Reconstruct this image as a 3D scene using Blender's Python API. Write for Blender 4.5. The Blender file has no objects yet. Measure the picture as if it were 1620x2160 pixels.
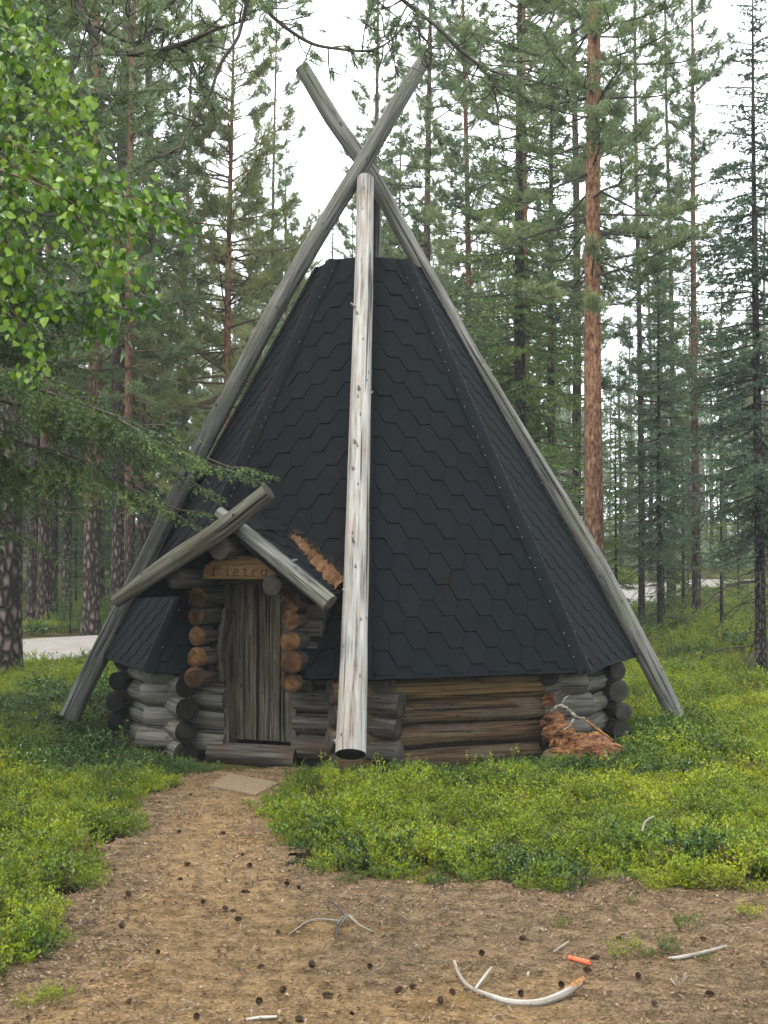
import bpy, math, random
import numpy as np
from mathutils import Vector, Matrix

R_ = math.radians
scn = bpy.context.scene
COL = scn.collection

# ------------------------------------------------------------------ camera
FPX, CX, CY, HOR = 2825.0, 810.0, 1080.0, 1188.0      # focal length and centre, in photo pixels
CAMZ = 1.68
PITCH = math.atan((HOR - CY) / FPX)
cam_d = bpy.data.cameras.new('camera'); cam = bpy.data.objects.new('camera', cam_d); COL.objects.link(cam)
cam_d.sensor_fit = 'VERTICAL'; cam_d.sensor_height = 36.0; cam_d.lens = 36.0 * FPX / 2160.0
cam_d.clip_end = 2000.0; cam_d.clip_start = 0.1
cam.location = (0, 0, CAMZ); cam.rotation_euler = (math.pi / 2 + PITCH, 0, 0)
cam_d.dof.use_dof = True; cam_d.dof.focus_distance = 10.8; cam_d.dof.aperture_fstop = 11.0
scn.camera = cam

# ------------------------------------------------------------------ sky, sun, exposure
SUN_EL, SUN_AZ = R_(63), R_(-138)       # azimuth measured from +Y towards +X : behind the camera, a little to the west
world = bpy.data.worlds.new('World'); scn.world = world; world.use_nodes = True
wn, wl = world.node_tree.nodes, world.node_tree.links
for n in list(wn): wn.remove(n)
sky = wn.new('ShaderNodeTexSky'); sky.sky_type = 'NISHITA'; sky.sun_disc = False
sky.sun_elevation = SUN_EL; sky.sun_rotation = SUN_AZ; sky.dust_density = 2.0
wtc = wn.new('ShaderNodeTexCoord')
wmap = wn.new('ShaderNodeMapping'); wmap.inputs['Scale'].default_value = (1.0, 1.0, 2.2)
wnz = wn.new('ShaderNodeTexNoise'); wnz.inputs['Scale'].default_value = 2.6; wnz.inputs['Detail'].default_value = 5
wrp = wn.new('ShaderNodeValToRGB'); wrp.color_ramp.elements[0].position = 0.30; wrp.color_ramp.elements[1].position = 0.52
wrp.color_ramp.elements[0].color = (0.30, 0.30, 0.30, 1); wrp.color_ramp.elements[1].color = (1, 1, 1, 1)
wmx = wn.new('ShaderNodeMix'); wmx.data_type = 'RGBA'
wmx.inputs[7].default_value = (7.4, 7.8, 8.0, 1)     # bright, nearly even overcast
wbg = wn.new('ShaderNodeBackground'); wbg.inputs['Strength'].default_value = 0.13
wout = wn.new('ShaderNodeOutputWorld')
wl.new(wtc.outputs['Generated'], wmap.inputs['Vector']); wl.new(wmap.outputs['Vector'], wnz.inputs['Vector'])
wl.new(wnz.outputs['Fac'], wrp.inputs['Fac']); wl.new(wrp.outputs['Color'], wmx.inputs[0])
wl.new(sky.outputs['Color'], wmx.inputs[6]); wl.new(wmx.outputs[2], wbg.inputs['Color']); wl.new(wbg.outputs['Background'], wout.inputs['Surface'])
sun_d = bpy.data.lights.new('sun', 'SUN'); sun = bpy.data.objects.new('sun', sun_d); COL.objects.link(sun)
sun_d.energy = 1.5; sun_d.angle = R_(18); sun_d.color = (1.0, 0.95, 0.87)
sdir = Vector((math.sin(SUN_AZ) * math.cos(SUN_EL), math.cos(SUN_AZ) * math.cos(SUN_EL), math.sin(SUN_EL)))
sun.rotation_euler = (-sdir).to_track_quat('-Z', 'Y').to_euler(); sun.location = (-6, -8, 30)
vs = scn.view_settings
vs.view_transform = 'Standard'; vs.look = 'None'; vs.exposure = 1.75; vs.gamma = 1.0; vs.use_curve_mapping = False
scn.render.engine = 'CYCLES'
cy = scn.cycles
cy.use_denoising = True
try: cy.denoiser = 'OPENIMAGEDENOISE'
except Exception: pass
cy.max_bounces = 6; cy.diffuse_bounces = 3; cy.glossy_bounces = 2; cy.transmission_bounces = 4; cy.transparent_max_bounces = 4
cy.use_adaptive_sampling = True; cy.adaptive_threshold = 0.02
cy.caustics_reflective = False; cy.caustics_refractive = False

# ------------------------------------------------------------------ helpers
def at(x, y, d):
    """world point at distance d (metres along +Y) for a position measured on the photograph"""
    u, v = (x - CX) / FPX, (CY - y) / FPX
    dy = math.cos(PITCH) - v * math.sin(PITCH); dz = math.sin(PITCH) + v * math.cos(PITCH)
    k = d / dy
    return np.array([u * k, d, CAMZ + dz * k])

def gnd(x, y):
    u, v = (x - CX) / FPX, (CY - y) / FPX
    dy = math.cos(PITCH) - v * math.sin(PITCH); dz = math.sin(PITCH) + v * math.cos(PITCH)
    k = -CAMZ / dz
    return (u * k, dy * k)

def hsh(ix, iy, seed):
    n = (ix.astype(np.int64) * 374761393 + iy.astype(np.int64) * 668265263 + seed * 144269504) & 0x7fffffff
    n = ((n ^ (n >> 13)) * 1274126177) & 0x7fffffff
    return ((n ^ (n >> 16)) & 0xffff) / 65535.0

def vnoise(x, y, seed=0):
    x = np.asarray(x, float); y = np.asarray(y, float)
    ix, iy = np.floor(x), np.floor(y); fx, fy = x - ix, y - iy
    fx = fx * fx * (3 - 2 * fx); fy = fy * fy * (3 - 2 * fy)
    a, b = hsh(ix, iy, seed), hsh(ix + 1, iy, seed); c, d = hsh(ix, iy + 1, seed), hsh(ix + 1, iy + 1, seed)
    return (a * (1 - fx) + b * fx) * (1 - fy) + (c * (1 - fx) + d * fx) * fy

def fbm(x, y, seed=0, o=3):
    t, s, w = 0, 1.0, 0.5
    for i in range(o): t = t + w * vnoise(x * s, y * s, seed + i); s *= 2.1; w *= 0.5
    return t

def build_mesh(name, V, quads=None, tris=None, uv=None, mi=None, smooth=False):
    me = bpy.data.meshes.new(name)
    V = np.asarray(V, np.float32)
    nq = 0 if quads is None else len(quads); nt = 0 if tris is None else len(tris)
    me.vertices.add(len(V)); me.vertices.foreach_set('co', V.ravel())
    li = []; ls = []
    if nq: li.append(np.asarray(quads, np.int32).ravel()); ls.append(np.arange(nq) * 4)
    if nt: li.append(np.asarray(tris, np.int32).ravel()); ls.append(nq * 4 + np.arange(nt) * 3)
    if nq + nt:
        li = np.concatenate(li); ls = np.concatenate(ls).astype(np.int32)
        me.loops.add(len(li)); me.loops.foreach_set('vertex_index', li)
        me.polygons.add(nq + nt); me.polygons.foreach_set('loop_start', ls)
        if mi is not None: me.polygons.foreach_set('material_index', np.asarray(mi, np.int32))
        me.polygons.foreach_set('use_smooth', np.full(nq + nt, smooth, bool))
        if uv is not None:
            l = me.uv_layers.new(name='UVMap'); l.data.foreach_set('uv', np.asarray(uv, np.float32)[li].ravel())
    me.update(calc_edges=True)
    return me

class Bag:
    """collects pieces of geometry for one mesh"""
    def __init__(s): s.V = []; s.Q = []; s.T = []; s.U = []; s.mq = []; s.mt = []; s.n = 0
    def add(s, V, Q=None, T=None, U=None, m=0, mt=None):
        V = np.asarray(V, float); s.V.append(V); s.U.append(np.zeros((len(V), 2)) if U is None else np.asarray(U, float))
        if Q is not None and len(Q): s.Q.append(np.asarray(Q) + s.n); s.mq.append(np.full(len(Q), m))
        if T is not None and len(T): s.T.append(np.asarray(T) + s.n); s.mt.append(np.full(len(T), m if mt is None else mt))
        s.n += len(V)
    def mesh(s, name, smooth=False):
        Q = np.concatenate(s.Q) if s.Q else None; T = np.concatenate(s.T) if s.T else None
        mi = np.concatenate(s.mq + s.mt) if (s.mq or s.mt) else None
        return build_mesh(name, np.concatenate(s.V), Q, T, np.concatenate(s.U), mi, smooth)

def link(o): COL.objects.link(o); return o

def mesh_obj(name, me, mats=None, parent=None, loc=None):
    o = bpy.data.objects.new(name, me)
    if mats is not None and len(me.materials) == 0:
        for m in (mats if isinstance(mats, (list, tuple)) else [mats]): me.materials.append(m)
    if parent is not None: o.parent = parent
    if loc is not None: o.location = loc
    return link(o)

def tag(o, label=None, cat=None, group=None, kind=None):
    if label: o['label'] = label
    if cat: o['category'] = cat
    if group: o['group'] = group
    if kind: o['kind'] = kind
    return o

def thing(name, label, cat, loc=(0, 0, 0), rz=0.0, group=None):
    o = bpy.data.objects.new(name, None); o.location = loc; o.rotation_euler = (0, 0, rz); link(o)
    o.empty_display_size = 0.2
    return tag(o, label, cat, group)

def smooth_path(P, step):
    P = np.asarray(P, float)
    if len(P) == 2:
        n = max(2, int(np.linalg.norm(P[1] - P[0]) / step) + 1); t = np.linspace(0, 1, n)[:, None]
        return P[0] * (1 - t) + P[1] * t, t[:, 0]
    E = np.vstack([2 * P[0] - P[1], P, 2 * P[-1] - P[-2]]); out = []; tt = []
    for i in range(1, len(E) - 2):
        L = np.linalg.norm(E[i + 1] - E[i]); n = max(2, int(L / step) + 1)
        for t in np.linspace(0, 1, n, endpoint=False):
            a, b, c, d = E[i - 1], E[i], E[i + 1], E[i + 2]
            out.append(0.5 * ((2 * b) + (c - a) * t + (2 * a - 5 * b + 4 * c - d) * t * t + (3 * b - a - 3 * c + d) * t ** 3)); tt.append((i - 1 + t) / (len(P) - 1))
    out.append(P[-1]); tt.append(1.0)
    return np.array(out), np.array(tt)

def frames(C):
    T = np.gradient(C, axis=0); T /= np.linalg.norm(T, axis=1)[:, None] + 1e-9
    ref = np.array([0, 0, 1.0]) if abs(T[0][2]) < 0.9 else np.array([1.0, 0, 0])
    N = np.zeros_like(T); n = np.cross(T[0], ref); n /= np.linalg.norm(n)
    for i in range(len(T)):
        n = n - T[i] * np.dot(n, T[i]); n /= np.linalg.norm(n) + 1e-9; N[i] = n
    return T, N, np.cross(T, N)

def tube(bag, P, r, seg=5, step=0.2, m=0, cap=False):
    C, t = smooth_path(P, step); rr = np.interp(t, np.linspace(0, 1, len(r)), r)
    T, N, B = frames(C); a = np.linspace(0, 2 * math.pi, seg, endpoint=False)
    V = C[:, None] + rr[:, None, None] * (np.cos(a)[None, :, None] * N[:, None] + np.sin(a)[None, :, None] * B[:, None])
    n = len(C); i = np.arange(n - 1)[:, None] * seg; j = np.arange(seg)[None]; j2 = (j + 1) % seg
    Q = np.stack([i + j, i + j2, i + seg + j2, i + seg + j], -1).reshape(-1, 4)
    L = np.concatenate([[0], np.cumsum(np.linalg.norm(np.diff(C, axis=0), axis=1))])
    U = np.stack([np.broadcast_to(a * 0.1, (n, seg)), np.broadcast_to(L[:, None], (n, seg))], -1).reshape(-1, 2)
    V = V.reshape(-1, 3)
    if cap:
        Tr = []
        V = np.vstack([V, C[:1], C[-1:]]); U = np.vstack([U, [[0, 0]], [[0, 0]]])
        for k in range(seg):
            Tr.append((n * seg, (k + 1) % seg, k)); Tr.append((n * seg + 1, (n - 1) * seg + k, (n - 1) * seg + (k + 1) % seg))
        bag.add(V, Q, Tr, U, m)
    else: bag.add(V, Q, None, U, m)
    return C

def make_log(name, P, r, seed=0, seg=26, step=0.06, rough=0.035, cracks=2, knots=0, jag=0.0, squash=1.0):
    """a log: bark-free round timber with drying cracks cut into it, knots, end grain on its cut ends (slot 1)"""
    rng = np.random.RandomState(seed + 11)
    C, t = smooth_path(P, step); r = np.interp(t, np.linspace(0, 1, len(r)), r); n = len(C)
    L = np.concatenate([[0], np.cumsum(np.linalg.norm(np.diff(C, axis=0), axis=1))])
    T, N, B = frames(C)
    a = np.linspace(0, 2 * math.pi, seg + 1)
    nx, ny = np.cos(a) * 1.3 + 7 + seed * 3.7, np.sin(a) * 1.3 + 9
    k = np.zeros((n, seg + 1))
    for i in range(n): k[i] = fbm(nx + L[i] * 0.9, ny + L[i] * 1.7, seed, 2) - 0.375
    lum = (vnoise(L * 3.1, L * 0 + seed, seed + 5) - 0.5) * 0.6
    rad = r[:, None] * (1 + rough * 3.2 * k + rough * lum[:, None])
    for c in range(cracks):
        col = rng.randint(1, seg - 1); s0, s1 = sorted(rng.rand(2) * L[-1])
        if s1 - s0 < 0.35 * L[-1]: s0, s1 = 0.08 * L[-1], 0.92 * L[-1]
        wob = rng.rand() * 9; dep = 0.10 + 0.10 * rng.rand()
        for i in range(n):
            if s0 < L[i] < s1:
                cc = int(round(col + 1.2 * math.sin(L[i] * 0.9 + wob))) % seg
                e = min(1, (L[i] - s0) / 0.25, (s1 - L[i]) / 0.25)
                rad[i, cc] *= 1 - dep * e
                if cc == 0: rad[i, seg] *= 1 - dep * e
    rad[:, seg] = rad[:, 0]
    V = C[:, None] + rad[:, :, None] * (np.cos(a)[None, :, None] * N[:, None] + squash * np.sin(a)[None, :, None] * B[:, None])
    if jag:
        V[0] -= T[0] * (rng.rand(seg + 1, 1) * jag); V[0, seg] = V[0, 0]
        V[-1] += T[-1] * (rng.rand(seg + 1, 1) * jag); V[-1, seg] = V[-1, 0]
    w = seg + 1; i = np.arange(n - 1)[:, None] * w; j = np.arange(seg)[None]
    Q = np.stack([i + j, i + j + 1, i + w + j + 1, i + w + j], -1).reshape(-1, 4)
    rm = r.mean(); U = np.stack([np.broadcast_to(a * rm, (n, w)), np.broadcast_to(L[:, None], (n, w))], -1).reshape(-1, 2)
    bag = Bag(); bag.add(V.reshape(-1, 3), Q, None, U, 0)
    for e, s in ((0, -1), (n - 1, 1)):
        ring = V[e, :seg]; cen = C[e]; inner = cen + (ring - cen) * 0.55 + T[e] * s * 0.004
        rim = cen + (ring - cen) * 0.97 + T[e] * s * 0.003
        W = np.vstack([ring, rim, inner, cen + T[e] * s * 0.006])
        th = a[:seg]; uv = lambda q: np.stack([np.cos(th) * q, np.sin(th) * q], -1)
        Uc = np.vstack([uv(r[e]), uv(r[e] * 0.97), uv(r[e] * .55), [[0, 0]]])
        Qc = []; Tc = []
        for q in range(seg):
            q2 = (q + 1) % seg
            f = [(q, q2, seg + q2, seg + q), (seg + q, seg + q2, 2 * seg + q2, 2 * seg + q)]
            Qc += f if s < 0 else [x[::-1] for x in f]
            Tc.append((2 * seg + q, 2 * seg + q2, 3 * seg) if s < 0 else (2 * seg + q2, 2 * seg + q, 3 * seg))
        Qc = [x[::-1] for x in Qc]; Tc = [x[::-1] for x in Tc]
        bag.add(W, Qc, Tc, Uc, 1)
    for q in range(knots):
        e = rng.randint(2, max(3, n - 2)); th = rng.rand() * 2 * math.pi
        d = math.cos(th) * N[e] + math.sin(th) * B[e]; p = C[e] + d * r[e] * 0.85
        kr = r[e] * (0.07 + 0.11 * rng.rand()); kl = r[e] * (0.22 + 0.25 * rng.rand() * (1 if rng.rand() > 0.2 else 2.2))
        tube(bag, [p, p + d * kl * 0.6 + T[e] * 0.01, p + d * kl + T[e] * 0.025], [kr * 1.6, kr, kr * 0.6], 7, 0.03, 0, True)
    return bag.mesh(name, True)

# ------------------------------------------------------------------ materials
def nt(name):
    m = bpy.data.materials.new(name); m.use_nodes = True
    t = m.node_tree
    for n in list(t.nodes): t.nodes.remove(n)
    o = t.nodes.new('ShaderNodeOutputMaterial'); b = t.nodes.new('ShaderNodeBsdfPrincipled')
    t.links.new(b.outputs[0], o.inputs[0])
    return m, t, b, o

def N(t, typ, **kw):
    n = t.nodes.new(typ)
    for k, v in kw.items():
        if k in n.inputs: n.inputs[k].default_value = v
        else: setattr(n, k, v)
    return n

def ramp(t, stops, fac):
    r = t.nodes.new('ShaderNodeValToRGB'); e = r.color_ramp.elements
    while len(e) < len(stops): e.new(0.5)
    for i, (p, c) in enumerate(stops): e[i].position = p; e[i].color = (c[0], c[1], c[2], 1) if not isinstance(c, (int, float)) else (c, c, c, 1)
    t.links.new(fac, r.inputs['Fac']); return r.outputs['Color']

def mix(t, a, b, fac, mode='MIX'):
    m = t.nodes.new('ShaderNodeMix'); m.data_type = 'RGBA'; m.blend_type = mode
    for sock, v in ((m.inputs[0], fac), (m.inputs[6], a), (m.inputs[7], b)):
        if hasattr(v, 'node'): t.links.new(v, sock)
        elif isinstance(v, (int, float)): sock.default_value = v
        else: sock.default_value = (v[0], v[1], v[2], 1)
    return m.outputs[2]

def math_n(t, op, a, b=None):
    m = t.nodes.new('ShaderNodeMath'); m.operation = op
    for s, v in ((m.inputs[0], a), (m.inputs[1], b)):
        if v is None: continue
        if hasattr(v, 'node'): t.links.new(v, s)
        else: s.default_value = v
    return m.outputs[0]

def coords(t, kind='UV', scale=(1, 1, 1), rnd=True):
    c = t.nodes.new('ShaderNodeTexCoord'); v = c.outputs[kind]
    if rnd:
        oi = t.nodes.new('ShaderNodeObjectInfo'); s = math_n(t, 'MULTIPLY', oi.outputs['Random'], 53.0)
        a = t.nodes.new('ShaderNodeVectorMath'); a.operation = 'ADD'; t.links.new(v, a.inputs[0]); t.links.new(s, a.inputs[1]); v = a.outputs[0]
    mp = t.nodes.new('ShaderNodeMapping'); mp.inputs['Scale'].default_value = scale; t.links.new(v, mp.inputs['Vector'])
    return mp.outputs[0]

def noise(t, vec, scale=1.0, detail=4, rough=0.55):
    n = N(t, 'ShaderNodeTexNoise', Scale=scale, Detail=detail, Roughness=rough); t.links.new(vec, n.inputs['Vector']); return n.outputs['Fac']

def bump(t, b, h, dist=0.004, strength=1.0):
    n = t.nodes.new('ShaderNodeBump'); n.inputs['Distance'].default_value = dist; n.inputs['Strength'].default_value = strength
    t.links.new(h, n.inputs['Height']); t.links.new(n.outputs[0], b.inputs['Normal'])

def wood_mat(name, lo, mid, hi, blotch=None, bl_amt=0.5, rough=0.85, fine=1.0, upscale=1.0):
    m, t, b, o = nt(name); b.inputs['Roughness'].default_value = rough; b.inputs['Specular IOR Level'].default_value = 0.15
    if 'door' in name: lo, mid, hi = [tuple(c * 1.25 for c in q) for q in (lo, mid, hi)]
    elif 'pole' not in name: lo, mid, hi = [tuple(c * .68 for c in q) for q in (lo, mid, hi)]
    else: lo, mid, hi = [tuple(c * .80 for c in q) for q in (lo, mid, hi)]
    u = coords(t, 'UV', (38 * upscale, 1.6, 1)); n1 = noise(t, u, 1.0, 5, 0.6)
    u2 = coords(t, 'UV', (85 * upscale, 3.2, 1)); n2 = noise(t, u2, 1.0, 3, 0.6)
    s = math_n(t, 'ADD', math_n(t, 'MULTIPLY', n1, 0.62), math_n(t, 'MULTIPLY', n2, 0.38 * fine))
    c = ramp(t, [(0.36, lo), (0.47, mid), (0.60, hi)], s)
    u3 = coords(t, 'UV', (5, 3, 1)); n3 = noise(t, u3, 1.0, 4, 0.65)
    if blotch is not None: c = mix(t, c, blotch, math_n(t, 'MULTIPLY', ramp(t, [(0.47, 0.0), (0.62, 1.0)], n3), bl_amt))
    u4 = coords(t, 'UV', (26 * upscale, 0.55, 1)); n4 = noise(t, u4, 1.0, 2, 0.5)     # long drying checks
    ck = ramp(t, [(0.345, 1.0), (0.385, 0.0)], n4)
    c = mix(t, c, (lo[0] * 0.35, lo[1] * 0.35, lo[2] * 0.35), math_n(t, 'MULTIPLY', ck, 0.9))
    sp_ = N(t, 'ShaderNodeTexVoronoi', Scale=1.0); t.links.new(coords(t, 'UV', (11, 5, 1)), sp_.inputs['Vector'])
    c = mix(t, c, (lo[0] * .4, lo[1] * .4, lo[2] * .4), math_n(t, 'MULTIPLY', ramp(t, [(0.07, 1.0), (0.12, 0.0)], sp_.outputs['Distance']), 0.75))
    t.links.new(c, b.inputs['Base Color'])
    bump(t, b, math_n(t, 'SUBTRACT', s, math_n(t, 'MULTIPLY', ck, 0.6)), 0.006, 0.9)
    return m

def endgrain_mat(name, c1, c2, dirt=(0.04, 0.035, 0.03), dirt_amt=0.4):
    m, t, b, o = nt(name); b.inputs['Roughness'].default_value = 0.9; b.inputs['Specular IOR Level'].default_value = 0.1
    c = t.nodes.new('ShaderNodeTexCoord')
    ln = t.nodes.new('ShaderNodeVectorMath'); ln.operation = 'LENGTH'; t.links.new(c.outputs['UV'], ln.inputs[0])
    uv = coords(t, 'UV', (14, 14, 14)); nz = noise(t, uv, 1.0, 3)
    w = math_n(t, 'SINE', math_n(t, 'ADD', math_n(t, 'MULTIPLY', ln.outputs['Value'], 520.0), math_n(t, 'MULTIPLY', nz, 14.0)))
    f = math_n(t, 'ADD', math_n(t, 'MULTIPLY', w, 0.18), nz)
    col = ramp(t, [(0.38, c1), (0.64, tuple(c * 1.2 for c in c2))], f)
    d = noise(t, coords(t, 'UV', (9, 9, 9)), 1.0, 4)
    col = mix(t, col, dirt, math_n(t, 'MULTIPLY', ramp(t, [(0.42, 0.0), (0.62, 1.0)], d), dirt_amt))
    oi = t.nodes.new('ShaderNodeObjectInfo'); col = mix(t, col, ramp(t, [(0.0, 0.45), (1.0, 1.15)], oi.outputs['Random']), 1.0, 'MULTIPLY')
    rad = noise(t, coords(t, 'UV', (45, 45, 45)), 1.0, 3); col = mix(t, col, dirt, math_n(t, 'MULTIPLY', ramp(t, [(0.30, 1.0), (0.38, 0.0)], rad), 0.8))
    t.links.new(col, b.inputs['Base Color']); bump(t, b, f, 0.003, 0.8)
    return m

def leaf_mat(name, c1, c2, c3, trans=0.35, noise_scale=0.6, gloss=0.45, island=True, iv=0.5, nv=1.1):
    """foliage: colour varies from leaf to leaf and from patch to patch; part of the light passes through"""
    m, t, b, o = nt(name); b.inputs['Roughness'].default_value = gloss; b.inputs['Specular IOR Level'].default_value = 0.25
    g = t.nodes.new('ShaderNodeNewGeometry'); oi = t.nodes.new('ShaderNodeObjectInfo')
    nz = N(t, 'ShaderNodeTexNoise', Scale=noise_scale, Detail=3.0, Roughness=0.6); t.links.new(g.outputs['Position'], nz.inputs['Vector'])
    f = math_n(t, 'ADD', math_n(t, 'MULTIPLY', math_n(t, 'SUBTRACT', nz.outputs['Fac'], 0.5), nv), 0.55)
    if island: f = math_n(t, 'ADD', f, math_n(t, 'MULTIPLY', math_n(t, 'SUBTRACT', g.outputs['Random Per Island'], 0.5), iv))
    f = math_n(t, 'ADD', f, math_n(t, 'MULTIPLY', math_n(t, 'SUBTRACT', oi.outputs['Random'], 0.5), 0.28))
    c = ramp(t, [(0.28, c1), (0.55, c2), (0.82, c3)], f)
    t.links.new(c, b.inputs['Base Color'])
    if trans > 0:
        tr = t.nodes.new('ShaderNodeBsdfTranslucent'); mx = t.nodes.new('ShaderNodeMixShader'); mx.inputs[0].default_value = trans
        t.links.new(mix(t, c, (1.0, 1.0, 0.55), 1.0, 'MULTIPLY'), tr.inputs['Color'])
        t.links.new(b.outputs[0], mx.inputs[1]); t.links.new(tr.outputs[0], mx.inputs[2]); t.links.new(mx.outputs[0], o.inputs[0])
    return m

def bark_mat(name, low, low2, high, high2, z0, z1, plate=1.0):
    """conifer bark: dark plates at the foot turning to thin flaking bark higher up the stem"""
    m, t, b, o = nt(name); b.inputs['Roughness'].default_value = 0.95; b.inputs['Specular IOR Level'].default_value = 0.1
    u = coords(t, 'UV', (19 * plate, 8.0 * plate, 1)); vo = N(t, 'ShaderNodeTexVoronoi', Scale=1.0, feature='DISTANCE_TO_EDGE')
    nz0 = N(t, 'ShaderNodeTexNoise', Scale=2.0, Detail=3.0); t.links.new(u, nz0.inputs['Vector'])
    mixv = t.nodes.new('ShaderNodeMix'); mixv.data_type = 'VECTOR'; mixv.inputs[0].default_value = 0.35
    t.links.new(u, mixv.inputs[4]); t.links.new(nz0.outputs['Color'], mixv.inputs[5]); t.links.new(mixv.outputs[1], vo.inputs['Vector'])
    e = vo.outputs['Distance']
    n1 = noise(t, coords(t, 'UV', (30, 14, 1)), 1.0, 5, 0.65)
    lowc = ramp(t, [(0.05, (low[0] * .22, low[1] * .22, low[2] * .22)), (0.17, low), (0.38, tuple(c * 1.5 for c in low2))], e)
    lowc = mix(t, lowc, low2, math_n(t, 'MULTIPLY', n1, 0.22))
    nf = noise(t, coords(t, 'UV', (16, 9, 1)), 1.0, 6, 0.75); hic = ramp(t, [(0.36, (high[0] * .28, high[1] * .28, high[2] * .3)), (0.47, high), (0.60, high2)], nf)
    tc = t.nodes.new('ShaderNodeTexCoord'); sp = t.nodes.new('ShaderNodeSeparateXYZ'); t.links.new(tc.outputs['Object'], sp.inputs[0])
    mr = N(t, 'ShaderNodeMapRange'); mr.inputs['From Min'].default_value = z0; mr.inputs['From Max'].default_value = z1
    zz = math_n(t, 'ADD', sp.outputs['Z'], math_n(t, 'MULTIPLY', math_n(t, 'SUBTRACT', noise(t, coords(t, 'UV', (5, 1.2, 1)), 1.0, 3), 0.5), (z1 - z0) * 0.9))
    t.links.new(zz, mr.inputs['Value'])
    t.links.new(mix(t, lowc, hic, mr.outputs[0]), b.inputs['Base Color'])
    h = math_n(t, 'ADD', math_n(t, 'MULTIPLY', ramp(t, [(0.0, 0.0), (0.2, 1.0)], e), 0.7), math_n(t, 'MULTIPLY', n1, 0.5))
    bump(t, b, h, 0.022, 0.9)
    return m

M = {}
M['pole'] = wood_mat('weathered pole wood', (0.030, 0.028, 0.026), (0.105, 0.102, 0.092), (0.195, 0.19, 0.172), (0.085, 0.088, 0.058), 0.6)
M['pole_front'] = wood_mat('bleached pole wood', (0.075, 0.068, 0.06), (0.235, 0.225, 0.205), (0.36, 0.35, 0.325), (0.20, 0.135, 0.095), 0.35)  # paler than the other poles: light from the front is put into the colour
M['pole_end'] = endgrain_mat('dark pole end grain', (0.010, 0.010, 0.011), (0.035, 0.033, 0.031))
M['log'] = wood_mat('grey wall log', (0.014, 0.012, 0.010), (0.055, 0.048, 0.040), (0.125, 0.115, 0.098), (0.050, 0.026, 0.014), 0.5)
M['log_warm'] = wood_mat('brown wall log', (0.013, 0.008, 0.005), (0.062, 0.036, 0.018), (0.135, 0.088, 0.046), (0.10, 0.088, 0.07), 0.4)
M['log_pale'] = wood_mat('pale wall log', (0.028, 0.025, 0.022), (0.105, 0.098, 0.085), (0.19, 0.18, 0.158), (0.075, 0.068, 0.040), 0.5)
M['log_end'] = endgrain_mat('log end with painted shade', (0.0035, 0.003, 0.003), (0.012, 0.010, 0.009))  # shade on the corner log ends is put into this near-black colour
M['log_end_grey'] = endgrain_mat('grey log end', (0.022, 0.020, 0.018), (0.068, 0.06, 0.052))
M['log_end_orange'] = endgrain_mat('orange log end', (0.040, 0.019, 0.008), (0.150, 0.080, 0.034), (0.012, 0.007, 0.005), 0.75)
M['mossy'] = wood_mat('lichened log', (0.020, 0.018, 0.014), (0.080, 0.074, 0.058), (0.155, 0.146, 0.120), (0.058, 0.058, 0.034), 0.5)
M['door'] = wood_mat('old door plank', (0.010, 0.0085, 0.006), (0.038, 0.033, 0.023), (0.088, 0.080, 0.060), (0.038, 0.022, 0.012), 0.5, upscale=0.8)
M['sign'] = wood_mat('yellow pine board', (0.065, 0.036, 0.012), (0.145, 0.088, 0.030), (0.23, 0.155, 0.06), (0.12, 0.05, 0.025), 0.4, upscale=0.7)
M['sun_log'] = wood_mat('yellowed wall log', (0.040, 0.022, 0.009), (0.115, 0.070, 0.027), (0.20, 0.135, 0.06), (0.06, 0.04, 0.025), 0.5)
M['dark_in'] = nt('dark lining')[0]; M['dark_in'].node_tree.nodes['Principled BSDF'].inputs['Base Color'].default_value = (0.012, 0.010, 0.009, 1)

def plain(name, col, rough=0.8, nscale=20, var=0.3, bd=0.0, kind='Object'):
    m, t, b, o = nt(name); b.inputs['Roughness'].default_value = rough; b.inputs['Specular IOR Level'].default_value = 0.2
    nz = noise(t, coords(t, kind), nscale, 4)
    a = tuple(c * (1 - var) for c in col); z = tuple(min(1, c * (1 + var)) for c in col)
    t.links.new(ramp(t, [(0.3, a), (0.7, z)], nz), b.inputs['Base Color'])
    if bd: bump(t, b, nz, bd)
    return m
M['burnt'] = plain('burnt lettering', (0.045, 0.02, 0.009), 0.9)
M['nail'] = plain('galvanised nail', (0.30, 0.31, 0.325), 0.4, 5, 0.1)
M['orange_plastic'] = plain('orange plastic', (0.85, 0.12, 0.05), 0.4, 8, 0.12)
M['fungus'] = plain('white fungus', (0.17, 0.15, 0.12), 0.9, 70, 0.7, 0.008)
M['slab'] = plain('concrete slab', (0.125, 0.09, 0.054), 0.95, 40, 0.3, 0.003)
M['cone'] = plain('pine cone scales', (0.028, 0.017, 0.011), 0.9, 60, 0.5, 0.004)
M['stick'] = wood_mat('bare pole-grey stick', (0.05, 0.043, 0.036), (0.235, 0.215, 0.185), (0.40, 0.38, 0.34), (0.12, 0.09, 0.06), 0.6, upscale=2.5)
M['stick_dark'] = wood_mat('brown twig', (0.05, 0.04, 0.03), (0.11, 0.085, 0.06), (0.2, 0.16, 0.12), None)
M['split_wood'] = plain('freshly split wood', (0.165, 0.08, 0.026), 0.85, 60, 0.6, 0.003)
M['stick_end'] = endgrain_mat('broken stick end', (0.15, 0.075, 0.025), (0.28, 0.16, 0.065))

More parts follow.
